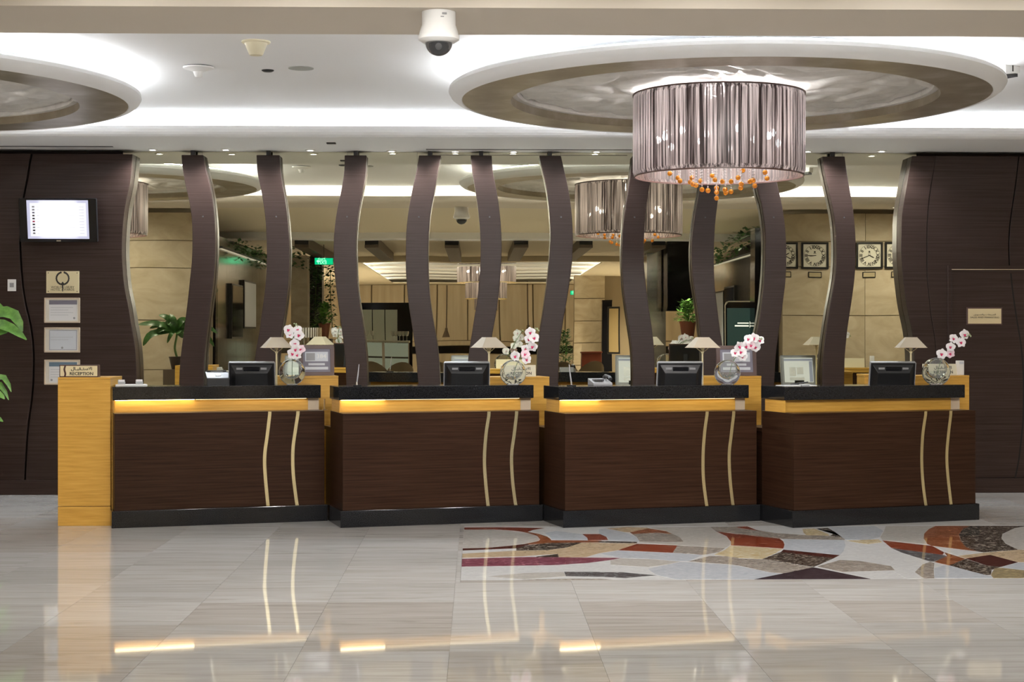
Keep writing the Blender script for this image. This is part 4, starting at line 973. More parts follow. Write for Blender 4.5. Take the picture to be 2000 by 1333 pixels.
for k, (y0, y1, lab) in enumerate(((582,631,'framed certificate with a dark header band, right under the gold plaque'), (640,689,'framed certificate with a thin blue border and central seal'), (703,752,'framed certificate with a blue header, half behind the oak pedestal sign'))):
    t, w, h = wallbox('certificate_frame', lab, 'picture frame', 87.5, 156.5, y0, y1, YW, 'framed certificates on the dark wall')
    b = .011
    obj('frame', MB().box(-w, w, -.02, 0, -h, -h+b).box(-w, w, -.02, 0, h-b, h).box(-w, -w+b, -.02, 0, -h+b, h-b).box(w-b, w, -.02, 0, -h+b, h-b), beige_frame, t, bevel=.002)
    obj('mount', MB().box(-w+b, w-b, -.009, 0, -h+b, h-b), mat('cream mount card', (.70,.66,.58), .7), t)
    obj('sheet', MB().box(-w*.74, w*.84, -.0105, -.009, -h*.82, h*.80), paper_blue if k == 1 else paper, t)
    if k == 1: obj('border', MB().box(-w*.72, w*.82, -.0112, -.0104, -h*.80, -h*.77).box(-w*.72, w*.82, -.0112, -.0104, h*.75, h*.78).box(-w*.72, -w*.70, -.0112, -.0104, -h*.77, h*.75).box(w*.80, w*.82, -.0112, -.0104, -h*.77, h*.75), grey_mat, t)
    else: obj('header_band', MB().box(-w*.74, w*.84, -.0115, -.0104, h*.46, h*.80), grey_mat if k == 0 else mat('steel blue band', (.13,.20,.27), .5), t)
    ln = MB()
    for j in range(4 if k != 1 else 2): z = h*(.22-.2*j); ln.box(-w*.66, w*(.35 if j % 2 else .62), -.0112, -.0104, z-.0016, z+.0016)
    obj('print_lines', ln, mat('faint print', (.42,.43,.45), .7), t)
    obj('seal', MB().lathe([(0,-.0125),(.010,-.0118),(.011,-.010)], 12, (w*.68 if k == 0 else (0 if k == 1 else -w*.6), 0, -h*.62), 'y'), ink_grey, t)
t, w, h = wallbox('wall_card', 'small white card fixed to the dark wall by the wavy joint', 'card', 15, 31.5, 546, 569, YW-.02)
obj('card', MB().box(-w, w, -.004, 0, -h, h), white, t, bevel=.001)
obj('grey_square', MB().box(-w*.5, w*.5, -.005, -.0035, -h*.35, h*.4), grey, t)
t, w, h = wallbox('door_sign', 'gold sales office sign in a dark frame on the flush door', 'sign', 1887.5, 1957, 601, 635, YW-.0122)
obj('frame', MB().box(-w, w, -.012, 0, -h, h), brown_frame, t, bevel=.003)
obj('plate', MB().box(-w+.012, w-.012, -.0145, -.010, -h+.012, h-.012), mat('pale brass plate', (.66,.55,.33), .42, .15), t)
text(AR_SALES, .02, ink, t, (0,-.0152,h*.16), w=w*1.25)
text('SALES AND MARKETING', .02, ink, t, (0,-.0152,-h*.14), w=w*1.62)

# ---- plants
def leaf(parent, pts, w, m, name='leaf', n=8, up=Vector((0,-.85,.5))):
    """a folded blade along a curve of points"""
    sp = spline(pts, max(2, n//(len(pts)-1))); mb = MB(); vs = []; N = len(sp)
    for i, p in enumerate(sp):
        t = i/(N-1); tg = (sp[min(i+1, N-1)]-sp[max(i-1, 0)]).normalized()
        sd = tg.cross(up)
        if sd.length < .05: sd = Vector((1, 0, 0))
        sd.normalize(); nm = sd.cross(tg)
        wd = w*max(.03, math.sin(PI*min(1, t*.93+.05))**.8)*(1 if t > .12 else .6)
        vs += [p-sd*wd+nm*wd*.22, p, p+sd*wd+nm*wd*.22]
    fs = []
    for i in range(N-1):
        for e in range(2): fs.append((3*i+e, 3*i+e+1, 3*i+4+e, 3*i+3+e))
    o = obj(name, mb.add(vs, fs), m, parent, smooth=True)
    return o
def pot(parent, r, h, m, z=0):
    obj('pot', MB().lathe([(r*.62,z),(r*.95,z+h*.9),(r,z+h*.9),(r,z+h),(r*.88,z+h),(r*.86,z+h*.88),(0,z+h*.86)], 28), m, parent, smooth=True)
    obj('soil', MB().lathe([(0,z+h*.885),(r*.85,z+h*.885),(0,z+h*.90)], 20), seam_m, parent)
# plant cut by the frame beside the television wall
y = 14.6
base = at(-95, 960, y); base.z = 0
pl = thing('potted_plant', 'broad-leaved green plant reaching into view below the small white wall card', 'plant', base)
def rel(px, py, dy=0): return at(px, py, y+dy)-base
pot(pl, .20, .42, terracotta)
for k, (tx, ty, w) in enumerate(((-60,640,.02),(-70,770,.02),(-85,830,.018))):
    obj('cane', MB().tube(spline([Vector((0,0,.36)), Vector((.02,0,.36)).lerp(rel(tx,ty), .5)+Vector((-.03,0,0)), rel(tx,ty)], 5), [.014]*11, 8), stem_m, pl, smooth=True)
LV = [((-60,640),(-10,612),(28,616),(44,648),.058,-.05),((-60,645),(-15,632),(22,642),(52,664),.050,-.14),((-60,650),(-30,645),(0,650),(20,645),.04,-.02),((-60,640),(-30,605),(-5,600),(14,616),.05,.05),
      ((-60,640),(-80,600),(-110,590),(-140,620),.055,0),((-60,640),(-70,590),(-55,565),(-40,560),.05,.06),((-60,650),(-90,660),(-120,690),(-130,720),.055,-.08),
      ((-70,770),(-25,742),(8,738),(22,766),.030,-.1),((-70,770),(-35,752),(0,752),(17,782),.030,0),((-70,775),(-30,765),(-2,770),(9,780),.032,-.12),((-70,770),(-100,750),(-130,765),(-150,800),.05,0),((-85,830),(-45,815),(-12,815),(6,824),.035,-.05),((-85,830),(-60,800),(-40,800),(-25,815),.04,.05),((-70,775),(-40,790),(-14,800),(-6,812),.035,-.1)]
for a, b, c, d, w, dy in LV: leaf(pl, [rel(*a), rel(*b, dy*.5), rel(*c, dy), rel(*d, dy)], w, leaf_m)

# ================================================================== THE LOBBY THE MIRROR SHOWS
# stone walls either side of the passage, cut into big blocks
def stone_wall(name, x0, x1, kind):
    y1 = 7.8
    w_ = struct(obj(name, MB().box(x0, x1, y1-.3, y1-.02, 0, ZS), stoneseam))
    rows = [0, .48, 1.015, 1.73, 2.47, 2.86, ZS] if kind == 'l' else [0, .48, 1.03, 1.80, 2.50, 2.86, ZS]
    n = max(1, round((x1-x0)/1.15)); cw_ = (x1-x0)/n
    for j in range(len(rows)-1):
        for i in range(n): obj('stone_slab', MB().box(x0+i*cw_+.003, x0+(i+1)*cw_-.003, y1-.03, y1, rows[j]+.005, rows[j+1]-.005), stone, w_)
    return w_
XPL, XPR = -3.83, 4.42
stone_wall('wall_front', XL, XPL, 'l'); stone_wall('wall_front.001', XPR, XR, 'r')
# wall clocks between two thin rails on the right-hand stone wall
def clock(px, hands, label, first=[None]):
    p = mir(px, 500, 23.1); p.y = 7.802
    t = thing('wall_clock', label, 'clock', p, PI, 'wall clocks'); s = .192
    obj('case', MB().box(-s, s, -.03, 0, -s, -s+.028).box(-s, s, -.03, 0, s-.028, s).box(-s, -s+.028, -.03, 0, -s+.028, s-.028).box(s-.028, s, -.03, 0, -s+.028, s-.028), black, t, bevel=.003)
    obj('dial', MB().box(-s+.028, s-.028, -.012, 0, -s+.028, s-.028), mat('ivory dial', (.78,.77,.68), .5), t)
    obj('minute_ring', MB().lathe([(.150,-.0135),(.154,-.0135),(.154,-.0115),(.150,-.0115)], 40, ax='y', close=True), ink, t)
    for k, rn_ in enumerate(('XII','I','II','III','IIII','V','VI','VII','VIII','IX','X','XI')):
        a = PI/2-2*PI*k/12
        o = text(rn_, .060, ink, t, (.122*math.cos(a), -.0128, .122*math.sin(a)), (PI/2, 0, 0), name='numeral', bold=.0022)
        o.rotation_euler = (PI/2, -(a-PI/2), 0) if False else (PI/2, 0, 0)
        o.rotation_mode = 'QUATERNION'; o.rotation_quaternion = (Matrix.Rotation(-(a-PI/2), 4, 'Y') @ Matrix.Rotation(PI/2, 4, 'X')).to_quaternion()
    obj('emblem', MB().lathe([(0,-.0135),(.012,-.0135),(.014,-.0118)], 12, (0,0,.052), 'y').box(-.02,.02,-.0132,-.0118,.028,.034), ink, t)
    for nm, ang, L, wd in (('hour_hand', hands[0], .085, .008), ('minute_hand', hands[1], .128, .006)):
        a = math.radians(ang)      # seen angle from 12 clockwise as the mirror shows it; local x is flipped by the turn and again by the mirror
        d = Vector((-math.sin(a), 0, math.cos(a))); n_ = Vector((d.z, 0, -d.x))
        hp = [d*-.02+n_*wd*.6, d*L*.7+n_*wd, d*L, d*L*.7-n_*wd, d*-.02-n_*wd*.6]
        obj(nm, MB().prism([(v.x, v.z) for v in hp], -.0165 if nm[0] == 'h' else -.018, -.015 if nm[0] == 'h' else -.0167), ink, t)
    q_ = thing('clock_label', label.replace('clock', 'name plate under the clock').replace('black framed square ', ''), 'plaque', (p.x, 7.802, mir(px, 537, 23.1).z), PI, 'name plates under the clocks')
    obj('frame', MB().box(-.095, .095, -.012, 0, -.042, .042), black, q_, bevel=.002)
    obj('plate', MB().box(-.083, .083, -.0135, -.01, -.030, .030), mat('dull gold plate', (.45,.38,.24), .45), q_)
for px, hd, lab in ((1533, (62, 120), 'black framed square clock half hidden by the ninth wavy strip'), (1591.5, (266, 270), 'black framed square clock with both hands pointing level at nine'), (1697, (118, 248), 'black framed square clock with hands spread low to either side'), (1753, (240, 215), 'black framed square clock half hidden by the wide wood panel')):
    clock(px, hd, lab)
# brushed steel side walls of the passage, in tall sheets
def steel(name, x, sx, y0, y1):
    w_ = struct(obj(name, MB().box(min(x, x+sx*.2), max(x, x+sx*.2), y0, y1, 0, 2.98), darkgrey))
    n = 7; d = (y1-y0)/n
    for i in range(n): obj('steel_sheet', MB().box(min(x, x-sx*.012), max(x, x-sx*.012), y0+i*d+.004, y0+(i+1)*d-.004, .1, 2.98), brushed, w_)
    return w_
steel('wall_side', XPL, -1, .6, 7.2); steel('wall_side.001', XPR, 1, 0.2, 7.0)
def block(name, label, cat, x0, x1, y0, y1, z0, z1, m, bevel=.005, group=None):
    t = thing(name, label, cat, ((x0+x1)/2, (y0+y1)/2, z0), 0, group); w, d, h = (x1-x0)/2, (y1-y0)/2, z1-z0
    obj('shaft', MB().box(-w, w, -d, d, .06, h-.04), m, t, bevel=bevel)
    obj('base', MB().box(-w-.01, w+.01, -d-.01, d+.01, 0, .06), m, t, bevel=bevel)
    obj('cap', MB().box(-w-.004, w+.004, -d-.004, d+.004, h-.04, h), m, t, bevel=bevel)
    return t
a, b = mir(1466, 500, 24.0), mir(1492, 500, 24.0)
block('black_column', 'gloss black column edge beside the steel sheets, right of the mirrored kiosk'.replace('right of', 'next to'), 'column', a.x, b.x, 6.9, 7.3, 0, 3.1, black_gloss)
a, b = mir(405, 600, 23.6), mir(424, 600, 23.6)
block('black_post', 'narrow black post where the steel wall meets the pale stone', 'column', a.x, b.x, 7.25, 7.45, 0, 2.2, black_gloss)
# panels on the steel wall
def side_panel(name, label, cat, px0, px1, z0, z1, m, x, off):
    def yy(px):
        d = ray(px, 600); return 2*YM-(x/d.x)*d.y
    y0, y1 = sorted((yy(px0), yy(px1)))
    t = thing(name, label, cat, (x, (y0+y1)/2, z0)); d = (y1-y0)/2
    obj('panel', MB().box(min(0, off), max(0, off), -d, d, 0, z1-z0), black, t, bevel=.004)
    obj('face', MB().box(min(off, off*1.15), max(off, off*1.15), -d+.03, d-.03, .03, z1-z0-.03), m, t)
    return t
side_panel('wall_screen', 'tall black screen on the steel wall in the mirror', 'screen', 447, 469, 1.45, 2.32, black_gloss, XPL+.012, .05)
side_panel('poster_board', 'tall white poster beside the black screen on the steel wall', 'poster', 472, 495, 1.62, 2.42, paper_blue, XPL+.012, .05)
side_panel('poster_board', 'crumpled white poster on the steel wall behind the kiosk', 'poster', 1400, 1419, 1.2, 2.3, paper_blue, XPR-.012, -.05)
side_panel('wall_screen', 'black screen on the steel wall above the kiosk', 'screen', 1421, 1441, 1.9, 2.35, black_gloss, XPR-.012, -.05)
# greenery along the steel tops
def garland(name, label, pts, n, spread, drop, group='leafy garlands'):
    P = [Vector(p) for p in pts]; t = thing(name, label, 'garland', P[0], 0, group); rg = random.Random(len(label))
    sp = spline(P, 8); obj('vine', MB().tube([p-P[0] for p in sp], .008, 5), stem_m, t)
    mb = MB()
    for k in range(n):
        p = sp[rg.randrange(len(sp))]-P[0]+Vector((rg.uniform(-1,1)*spread, rg.uniform(-1,1)*spread, rg.uniform(-drop, spread)))
        L = rg.uniform(.05, .10); a = rg.uniform(0, 2*PI); e = rg.uniform(-.9, .4); d = Vector((math.cos(a)*math.cos(e), math.sin(a)*math.cos(e), math.sin(e))); s_ = d.cross(Vector((0,0,1))).normalized()*L*.42
        mb.add([p, p+d*L*.5+s_, p+d*L, p+d*L*.5-s_], [(0,1,2,3)])
    obj('leaves', mb, leaf_d, t)['kind'] = 'stuff'
    return t
garland('garland', 'leafy garland along the top of the steel wall behind the second strip', [mir(458,478,25.2), mir(480,486,26.6), mir(505,494,28), mir(522,502,29)], 260, .12, .22)
garland('garland', 'bright leafy garland below the box beams between second and third strips', [mir(566,495,30), mir(590,504,31), mir(612,516,31.6), mir(652,524,32.2)], 260, .13, .2)
garland('hanging_vine', 'vine hanging down the dark column in the mirror', [mir(618,520,31.6), mir(616,560,31.6), mir(615,600,31.6), mir(616,640,31.6)], 320, .10, .1)
garland('hanging_vine', 'thin vine hanging beside the green exit sign', [mir(645,525,32.3), mir(644,560,32.3), mir(646,600,32.3), mir(648,640,32.3)], 200, .09, .1)
garland('garland', 'dark leafy garland on the steel wall above the kiosk', [mir(1394,500,27), mir(1418,484,26), mir(1445,468,25.2), mir(1472,455,24.6)], 300, .12, .16)
# kiosk facing the mirror
p = mir(1447, 700, 24.2); p.z = 0; zt = mir(1447, 588, 24.2).z
t = thing('information_kiosk', 'tall digital kiosk with a dark teal screen, seen in the mirror', 'kiosk', p, PI+.12)
w = 30*24.2/F_PX
obj('housing', MB().strip([(-w, .12), (-w, zt-.06), (-w+.02, zt-.015), (-w+.06, zt)], [(w, .12), (w, zt-.06), (w-.02, zt-.015), (w-.06, zt)], 0, .16), mat('ivory enamel', (.55,.53,.47), .35), t, bevel=.008)
obj('glass_front', MB().strip([(-w+.01, .5), (-w+.01, zt-.07), (-w+.05, zt-.02)], [(w-.01, .5), (w-.01, zt-.07), (w-.05, zt-.02)], -.012, 0), black_gloss, t)
obj('screen', MB().box(-w+.03, w-.03, -.014, -.011, .62, zt-.11), screen_teal, t)
pm = mat('lit white print', (.3,.3,.3), .5, emit=(.65,.68,.68), es=1)
obj('logo_square', MB().box(-w*.82, -w*.60, -.0155, -.0135, zt-.40, zt-.36).box(-w*.82, -w*.60, -.0155, -.0135, zt-.35, zt-.31), pm, t)
obj('logo_lines', MB().box(-w*.54, w*.18, -.0155, -.0135, zt-.342, zt-.326).box(-w*.54, w*.36, -.0155, -.0135, zt-.385, zt-.365), pm, t)
obj('word_mark', MB().tube(spline([Vector((w*(-.28+.07*k), -.0145, zt-.70+.016*math.sin(k*2.1)+.008*(k % 3))) for k in range(9)], 4), .007, 5).box(-w*.10, -w*.05, -.0155, -.0135, zt-.665, zt-.65), pm, t)
obj('blank_code_panel', MB().box(-w*.62, w*.25, -.0155, -.0135, zt-1.12, zt-.80), pm, t)
obj('foot', MB().box(-w*1.05, w*1.05, -.12, .28, 0, .05), darkgrey, t, bevel=.01)
obj('post', MB().box(-w*.5, w*.5, .02, .12, .05, .14), darkgrey, t)
# box beams
bb = None
for k, (px, py) in enumerate(((590,462),(725,474),(883,474),(1017.5,470),(1144,470),(1285,474))):
    a = mir(px, py, 29.2); lab = f'dark open-ended box beam under the ceiling, {ORD[k]} counted from the steel wall with the posters'
    if bb is None:
        bb = thing('box_beam', lab, 'beam', (a.x, a.y, 3.265), 0, 'box beams under the ceiling')
        obj('trough', MB().box(-.125, -.11, -5.4, 0, -.17, 0).box(.11, .125, -5.4, 0, -.17, 0).box(-.11, .11, -5.4, 0, -.17, -.155), walnut, bb)
        obj('end_cap', MB().box(-.125, .125, 0, .012, -.115, -.005), black, bb)
        obj('end_sill', MB().box(-.128, .128, -.002, .016, -.172, -.117), walnut, bb)
    else: dup(bb, (a.x, a.y, 3.265), 0, lab)
# exit signs
def exit_sign(px, py, dv, w, label, arrow):
    p = mir(px, py, dv); t = thing('exit_sign', label, 'sign', p, PI, 'green exit signs')
    obj('case', MB().box(-w/2, w/2, 0, .05, -w*.19, w*.19), darkgrey, t, bevel=.004)
    obj('lit_face', MB().box(-w/2+.008, w/2-.008, -.003, .001, -w*.19+.008, w*.19-.008), exit_green, t)
    text('EXIT', .1, exit_pale, t, (w*.12, -.0035, -w*.05), w=w*.5)
    text('\ufe9d\ufeed\ufead\ufea7', .08, exit_pale, t, (w*.12, -.0035, w*.10), w=w*.40)
    obj('arrow', MB().prism([(-w*.40*arrow, 0), (-w*.30*arrow, w*.08), (-w*.30*arrow, w*.03), (-w*.18*arrow, w*.03), (-w*.18*arrow, -w*.03), (-w*.30*arrow, -w*.03), (-w*.30*arrow, -w*.08)], -.004, -.0025), exit_pale, t)
    obj('rod', MB().tube([(0,.025,w*.19), (0,.025,3.26-p.z)], .006, 6), darkgrey, t)
exit_sign(632, 509, 31.0, .36, 'green lit exit sign hung below the box beams', -1)
exit_sign(1123, 571, 47.0, .33, 'tiny green lit exit sign on the far pale wall', 1)
# dark column, shelves, pots and planters deeper in
a, b = mir(598, 600, 32.4), mir(628, 600, 32.4)
block('dark_column', 'dark column wrapped by the hanging vine', 'column', a.x, b.x, -1.9, -1.5, 0, 3.1, mat('dark slate', (.035,.037,.037), .3))
a, b = mir(1302, 600, 30), mir(1352, 600, 30)
block('black_cabinet', 'tall gloss black cabinet behind the terracotta planter', 'cabinet', a.x, b.x, .3, .9, 1.96, 3.268, black_gloss)
a, b = mir(1262, 600, 30.9), mir(1298, 600, 30.9)
block('steel_pillar', 'brushed steel pillar beside the tall black cabinet', 'column', a.x, b.x, -.4, .1, 0, 3.26, brushed)
a, b = mir(568, 600, 31), mir(600, 600, 31)
block('stone_pillar', 'pale stone pillar seen past the second wavy strip', 'column', a.x, b.x, -.5, -.1, 0, 3.05, stone)
def bushy(name, label, px, py_top, py_pot, py_bot, dv, wpx, m, n, potm, group='planters in the mirror'):
    b_ = mir(px, py_bot, dv); c = mir(px, py_pot, dv); tp = mir(px, py_top, dv); r = wpx*dv/F_PX/2
    hb = b_.z
    t = thing(name, label, 'plant', (b_.x, b_.y, 0), 0, group)
    if hb > .05: obj('plinth', MB().box(-r, r, -r, r, 0, hb), walnut, t, bevel=.005)
    pot(t, r*.8, c.z-hb, potm, hb)
    rg = random.Random(px); mb = MB(); H = tp.z-c.z
    for k in range(5):
        a = 2*PI*k/5; obj('stalk', MB().tube([(0,0,c.z-.03), (r*.25*math.cos(a), r*.25*math.sin(a), c.z+H*.4), (r*.3*math.cos(a), r*.3*math.sin(a), c.z+H*.75)], .006, 5), stem_m, t)
    for k in range(n):
        hh = rg.random(); a = rg.uniform(0, 2*PI); q_ = r*1.15*math.sqrt(rg.random())*(1-.75*hh)+.01
        p = Vector((q_*math.cos(a), q_*math.sin(a), c.z+H*hh*.95)); L = rg.uniform(.06, .12); e = rg.uniform(-.5, .8)
        d = Vector((math.cos(a)*math.cos(e), math.sin(a)*math.cos(e), math.sin(e))); s_ = d.cross(Vector((0,0,1))).normalized()*L*.35
        mb.add([p, p+d*L*.5+s_, p+d*L, p+d*L*.5-s_], [(0,1,2,3)])
    obj('leaves', mb, m, t)['kind'] = 'stuff'
bushy('planter', 'green bush in a terracotta pot, in the mirror before the black cabinet', 1342, 584, 628, 668, 27, 42, leaf_m, 300, terracotta)
bushy('planter', 'green bush in a terracotta pot by the hanging vine', 633, 588, 632, 664, 30, 30, leaf_m, 260, terracotta)
bushy('planter', 'dark bushy plant beside the small exit sign in the mirror', 1103, 640, 722, 740, 42, 34, leaf_d, 420, walnut)
# plant before the stone wall, seen in the first gap
dv = 22.4; b_ = mir(345, 720, dv); b_.z = 0
t = thing('potted_plant', 'long-leaved green plant in a dark pot before the pale stone blocks', 'plant', b_)
def mrel(px, py, d=0): return mir(px, py, dv+d)-b_
zb = mrel(345, 722).z
obj('stand', MB().box(-.16, .16, -.16, .16, 0, zb-.001), walnut, t, bevel=.005)
pot(t, .11, mrel(345,697).z-zb, mat('dark brown pot', (.035,.022,.016), .4), zb)
obj('cane', MB().tube(spline([mrel(346,700), mrel(341,680), mrel(344,660), mrel(346,645)], 4), .016, 8), stem_m, t, smooth=True)
for tip, md, w in (((270,634),(305,632),.030),((279,675),(297,652),.036),((310,615),(328,622),.028),((326,670),(334,652),.022),((300,652),(320,640),.034),((292,641),(318,634),.030),((322,628),(336,632),.035),((362,620),(352,628),.035),((380,634),(362,632),.034),((395,655),(368,642),.03),((425,652),(395,636),.026),((418,678),(395,650),.026),((358,660),(350,650),.03),((330,614),(338,625),.03)):
    s0 = (343, 646); leaf(t, [mrel(*s0), mrel(*md, -.1), mrel(*tip, -.05)], w*1.5, leaf_d, up=Vector((0,.85,.5)))
# lounge: curtain wall, tassels, chandelier, bar, seats
front = struct(obj('wall_end', MB().box(XL, XR, YB-.1, YB, 0, 3.8), stoneseam))
n = 15; cwid = (XR-XL)/n
for k in range(n): obj('curtain_panel', MB().box(XL+k*cwid+.02, XL+(k+1)*cwid-.02, YB, YB+.05, 1.32, 3.16), curtain_m, front, bevel=.01)
obj('curtain_rail', MB().box(XL, XR, YB, YB+.08, 1.16, 1.30), curtain_m, front)
obj('dark_window_band', MB().box(XL, XR, YB, YB+.03, .92, 1.14), black_gloss, front)
obj('dado', MB().box(XL, XR, YB, YB+.10, 0, .90), curtain_m, front)
tz = None
for k, (px, py) in enumerate(((872,648),(1030,640))):
    p = mir(px, py, 51.6); lab = f'cord with brown tassel on the curtain wall, {("between the fourth and fifth strips", "just over the second orchid")[k]}'
    if tz is None:
        tz = thing('curtain_tassel', lab, 'tassel', p, 0, 'curtain tassels')
        obj('cord', MB().tube([(0,0,.1), (0,0,1.5)], .02, 6), walnut, tz); obj('tassel', MB().lathe([(0,-.2),(.13,-.2),(.05,.02),(.04,.1),(0,.12)], 14), walnut, tz, smooth=True)
    else: dup(tz, p, 0, lab)
p = mir(951, 505, 41.0); zb = mir(951, 552, 41).z
t = thing('tiered_chandelier', 'three-tier brown string chandelier deep in the mirrored lounge', 'chandelier', (p.x, p.y, zb))
for r, z0, z1 in ((.76, 0, .62), (.54, -.42, 0), (.30, -.72, -.42)):
    o = obj('string_tier', MB().lathe([(r-.004,z0),(r,z0+.01),(r,z1)], 80), thread_m, t, smooth=True)
    bm = bmesh.new(); bm.from_mesh(o.data); bmesh.ops.delete(bm, geom=[f for f in bm.faces if abs(f.normal.z) > .9], context='FACES'); bm.to_mesh(o.data); bm.free()
    obj('tier_ring', MB().lathe([(r-.01,z0-.01),(r+.004,z0-.01),(r+.004,z0+.01),(r-.01,z0+.01)], 60, close=True), brass, t)
bm2 = mesh('bulb', MB().ball((0,0,0), .03, 8, 6), bulb_m, True)
for k in range(8): shared('bulb', bm2, t, (.5*math.cos(k*PI/4+.3), .5*math.sin(k*PI/4+.3), .30))
obj('hanger', MB().tube([(0,0,-.5), (0,0,3.26-zb)], .015, 6), silver, t)
lamp('lounge_chandelier_light', 'POINT', (0,0,.3), 50, t, (1,.93,.86), .2)
# bar with lit glass front, dark screen wall behind
a, b = mir(700, 700, 37), mir(800, 700, 37)
t = thing('glass_bar', 'pale glass bar counter with frosted shelves in the mirror', 'bar counter', ((a.x+b.x)/2, a.y, 0)); w = (b.x-a.x)/2
ztb = mir(750, 665, 37).z
obj('bar_top', MB().box(-w, w, -.4, .3, ztb-.05, ztb), mat('white bar top', (.62,.66,.62), .2), t, bevel=.005)
for k in range(3): obj('glass_front', MB().box(-w+.02, w-.02, .18, .22, ztb-.05-.36*(k+1)+.03, ztb-.06-.36*k), frost, t)
obj('post', MB().box(-.03, .03, .2, .26, 0, ztb-.05), white, t)
obj('body', MB().box(-w+.02, w-.02, -.38, .16, 0, ztb-.06), walnut, t)
gl_me = [mesh('bowl', MB().lathe([(0,.10),(.03,.11),(.05,.18),(.045,.22),(.042,.22),(.046,.18),(.028,.115),(0,.105)], 12), mat('frosty glass', (.75,.78,.76), .15, trans=.4), True), mesh('foot', MB().lathe([(0,0),(.04,0),(.006,.01),(.006,.105),(0,.105)], 10), mat('frosty glass', (1,1,1)), True)]
for k, px in enumerate((716, 728, 768, 774, 781, 788, 795)):
    p = mir(px, 665, 36.9); g = thing('wine_glass', f'stemmed glass on the pale bar, {ORD[k]} along it from the third wavy strip', 'glass', (p.x, p.y, ztb), 0, 'glasses on the bar')
    shared('bowl', gl_me[0], g); shared('foot', gl_me[1], g)
a, b = mir(700, 600, 38.5), mir(806, 600, 38.5); z0, z1 = mir(750, 700, 38.5).z, mir(750, 590, 38.5).z
t = thing('back_bar_screen', 'dark framed panel of pale sheets standing behind the glass bar', 'screen', ((a.x+b.x)/2, a.y, 0)); w = (b.x-a.x)/2
obj('frame', MB().box(-w, w, -.12, .0, 0, z1), black_gloss, t, bevel=.01)
for k in range(3): obj('pale_sheet', MB().box(-w+.06+k*.30, -w+.34+k*.30, .0, .02, z0, z1-.17), mat('pale green sheet', (.40,.45,.42), .35), t)
ch0 = None
for k, (px, rz) in enumerate(((733, .3), (779, -.3), (865, .2), (1105, .3), (1152, -.4))):
    p = mir(px, 705, 35.5); lab = f'cream tub chair with a rounded back, {("first by the glass bar", "second by the glass bar", "alone near the curtain wall", "next to the dark bushy plant", "next to the red brown chest")[k]}'
    if ch0 is None:
        ch0 = thing('tub_chair', lab, 'chair', (p.x, p.y, 0), rz, 'tub chairs')
        bk = MB(); N = 12
        L_, R_ = [], []
        vs = []; fs = []
        for j in range(N+1):
            a = PI*j/N; zt_ = .62+.30*math.sin(a)
            for r in (.33, .27):
                for z in (.30, zt_): vs.append((r*math.cos(a), r*math.sin(a), z))
        for j in range(N):
            o = 4*j; fs += [(o,o+1,o+5,o+4),(o+2,o+6,o+7,o+3),(o+1,o+3,o+7,o+5),(o,o+4,o+6,o+2)]
        fs += [(0,2,3,1),(4*N,4*N+1,4*N+3,4*N+2)]
        obj('backrest', bk.add(vs, fs), velvet, ch0, smooth=True)
        obj('seat', MB().box(-.27,.27,-.28,.24,.30,.44), velvet, ch0, bevel=.03)
        for sx_ in (-.22, .22):
            for sy in (-.22, .2): obj('leg', MB().lathe([(.0,0),(.014,0),(.022,.30),(0,.30)], 8, (sx_, sy, 0)), walnut, ch0)
    else: dup(ch0, (p.x, p.y, 0), rz, lab)
p = mir(1156, 700, 40); t = thing('red_chest', 'red brown wooden chest far back in the mirror', 'chest', (p.x, p.y, 0)); zt = mir(1156, 692, 40).z
obj('body', MB().box(-.25,.25,-.2,.2,.12,zt), redwood, t, bevel=.01)
obj('lid', MB().box(-.27,.27,-.22,.22,zt,zt+.04), redwood, t, bevel=.01)
for sx_ in (-.2,.2):
    for sy in (-.15,.15): obj('leg', MB().box(sx_-.025,sx_+.025,sy-.025,sy+.025,0,.12), redwood, t)
a, b = mir(1120, 600, 45), mir(1182, 600, 45)
w_ = struct(obj('trim_2', MB().box(a.x, b.x+1.2, -14.4, -14.15, 0, 3.17), stoneseam))
for k in range(5): obj('stone_slab', MB().box(a.x+.01, b.x, -14.15, -14.12, .64*k+.01, .64*k+.63), stone, w_)
a = mir(1180, 600, 44); block('black_door_jamb', 'black doorway edge beside the far pale stone', 'door frame', a.x, a.x+.28, -13.9, -13.6, 0, 2.5, black_gloss)
a = mir(1200, 640, 41); t = thing('tall_picture', 'tall dark framed picture on the far wall near the seventh strip', 'picture', (a.x, a.y, 1.0))
obj('frame', MB().box(-.16,.16,0,.04,0,1.25), black, t, bevel=.01); obj('canvas', MB().box(-.12,.12,.04,.05,.05,1.2), mat('ochre canvas', (.35,.26,.12), .6), t)
a, b = mir(560, 650, 27.5), mir(626, 650, 27.5); z0, z1 = mir(590, 661, 27.5).z, mir(590, 641, 27.5).z
t = thing('drum_lamp', 'silver ribbed drum lamp shade mirrored behind the first orchid', 'lamp', ((a.x+b.x)/2, a.y, 0)); r = (b.x-a.x)/2
rb = MB()
for k in range(40):
    an = 2*PI*k/40; rb.tube([(r*math.cos(an), r*math.sin(an), z0), (r*math.cos(an), r*math.sin(an), z1)], .012, 5)
obj('ribs', rb, silver, t)
obj('drum', MB().lathe([(0,z0),(r-.008,z0),(r-.008,z1),(0,z1)], 40), mat('pale lamp drum', (.62,.62,.60), .4, emit=(1,.95,.88), es=.12), t)
obj('stem', MB().lathe([(.14,0),(.14,.02),(.015,.04),(.015,z0),(0,z0)], 14), silver, t)

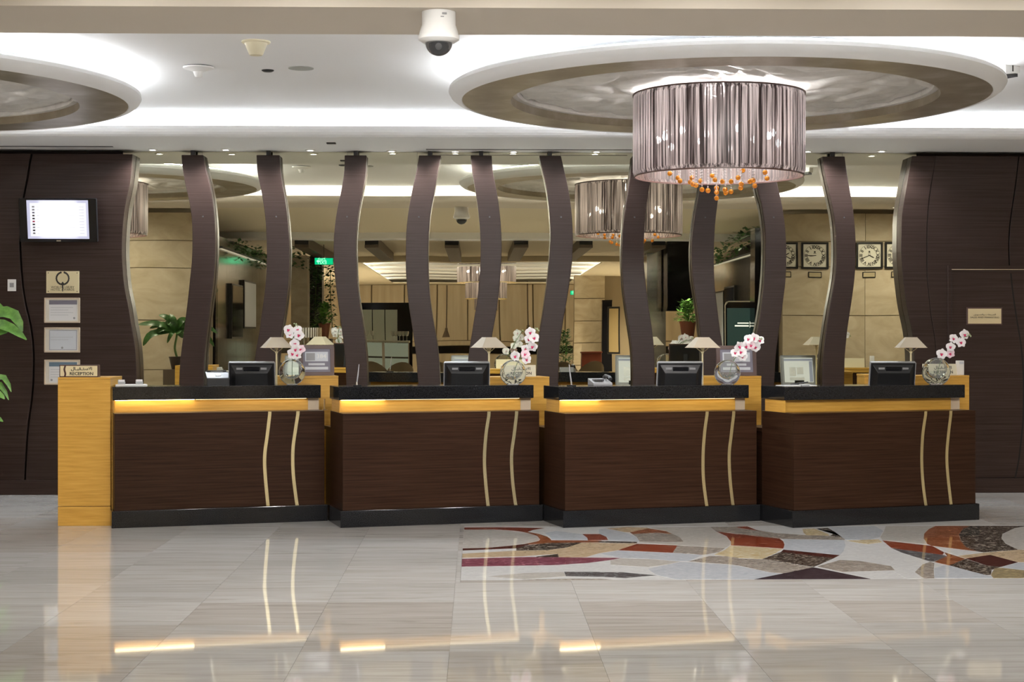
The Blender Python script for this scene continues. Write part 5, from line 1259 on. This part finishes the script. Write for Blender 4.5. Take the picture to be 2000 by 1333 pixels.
# fill lamps added in the passage and lounge ceilings to light this side
dl2 = None
k = 0
for dvq, zc_ in ((23.7, 3.33), (25.6, 3.33)):
    for px in (676, 815, 957, 1096, 1239, 1372):
        p = mir(px, 440, dvq); p.z = zc_; k += 1
        lab = f'added fill lamp in the tan passage ceiling, hidden behind the {ORD[2+(676, 815, 957, 1096, 1239, 1372).index(px)]} strip, {"nearer" if dvq < 25 else "farther"} row'
        if dl2 is None:
            dl2 = thing('fill_lamp', lab, 'added ceiling light', p, 0, 'added fill lamps in the passage')
            obj('trim_ring', MB().lathe([(.05,0),(.075,0),(.075,-.005),(.054,-.009)], 28, close=True), white, dl2, smooth=True)
            obj('lens', MB().lathe([(0,-.001),(.052,-.001),(.052,-.004),(0,-.004)], 24), lens_m, dl2)
        else: dup(dl2, p, 0, lab)
        lamp('passage_fill', 'SPOT', p-Vector((0,0,.03)), L_FILL, None, (1,.98,.95), .05, (.90,0,0), 1.7)  # added spot, tilted to brighten the counters and the floor before them
for j, px in enumerate((676, 815, 957, 1096, 1239, 1372)):
    p = mir(px, 455, 27.3); p.z = 3.33
    dup(dl2, p, 0, f'added fill lamp in the tan passage ceiling past the {ORD[2+j]} strip, entrance row')
    lamp('passage_fill', 'SPOT', p-Vector((0,0,.03)), 170, None, (1,.97,.93), .05, (0,0,0), 1.5)  # added row, its floor bounce lifts the passage ceiling
for y in (-8.5, -12, -16):
    for x in (-4.8, 5.2): lamp('lounge_fill', 'SPOT', (x, y, 3.14), L_LOUNGE_FILL, None, (1,.93,.82), .08, (0,0,0), 2.6)  # added spots without fittings, brighten the lounge
# hidden strip light along the top of each steel wall, and wall washers on the stone
for nm, x, sx_, y0, y1 in (('wall_side', XPL+.012, 1, .8, 7.0), ('wall_side.001', XPR-.012, -1, .4, 6.8)):
    par = bpy.data.objects[nm]
    obj('light_rail', MB().box(min(x, x+sx_*.05), max(x, x+sx_*.05), y0, y1, 2.80, 2.83), darkgrey, par)
    obj('led_strip', MB().box(min(x+sx_*.01, x+sx_*.04), max(x+sx_*.01, x+sx_*.04), y0, y1, 2.792, 2.80), mat('steel wash led', (1,1,1), .5, emit=(1,.97,.90), es=.15), par)
for k, x in enumerate((-6.3, -5.05, 5.75, 6.9)):
    t = dup(dl, (x, 8.95, ZS), 0, f'recessed wall washer in the beam over the pale stone wall, {ORD[k]} from the television side', 'wall washers')
    lamp('wall_washer', 'SPOT', (x, 8.95, ZS-.03), 40, None, (1,.95,.86), .04, (-.38,0,0), 2.4)
for x in (-6.2, 6.6):
    for y in (12.4, 14.7): lamp('hall_fill', 'SPOT', (x, y, 3.24), L_FILL*.7, None, (1,.97,.93), .05, (0,0,0), 2.5)  # added spots out of view, brighten the hall
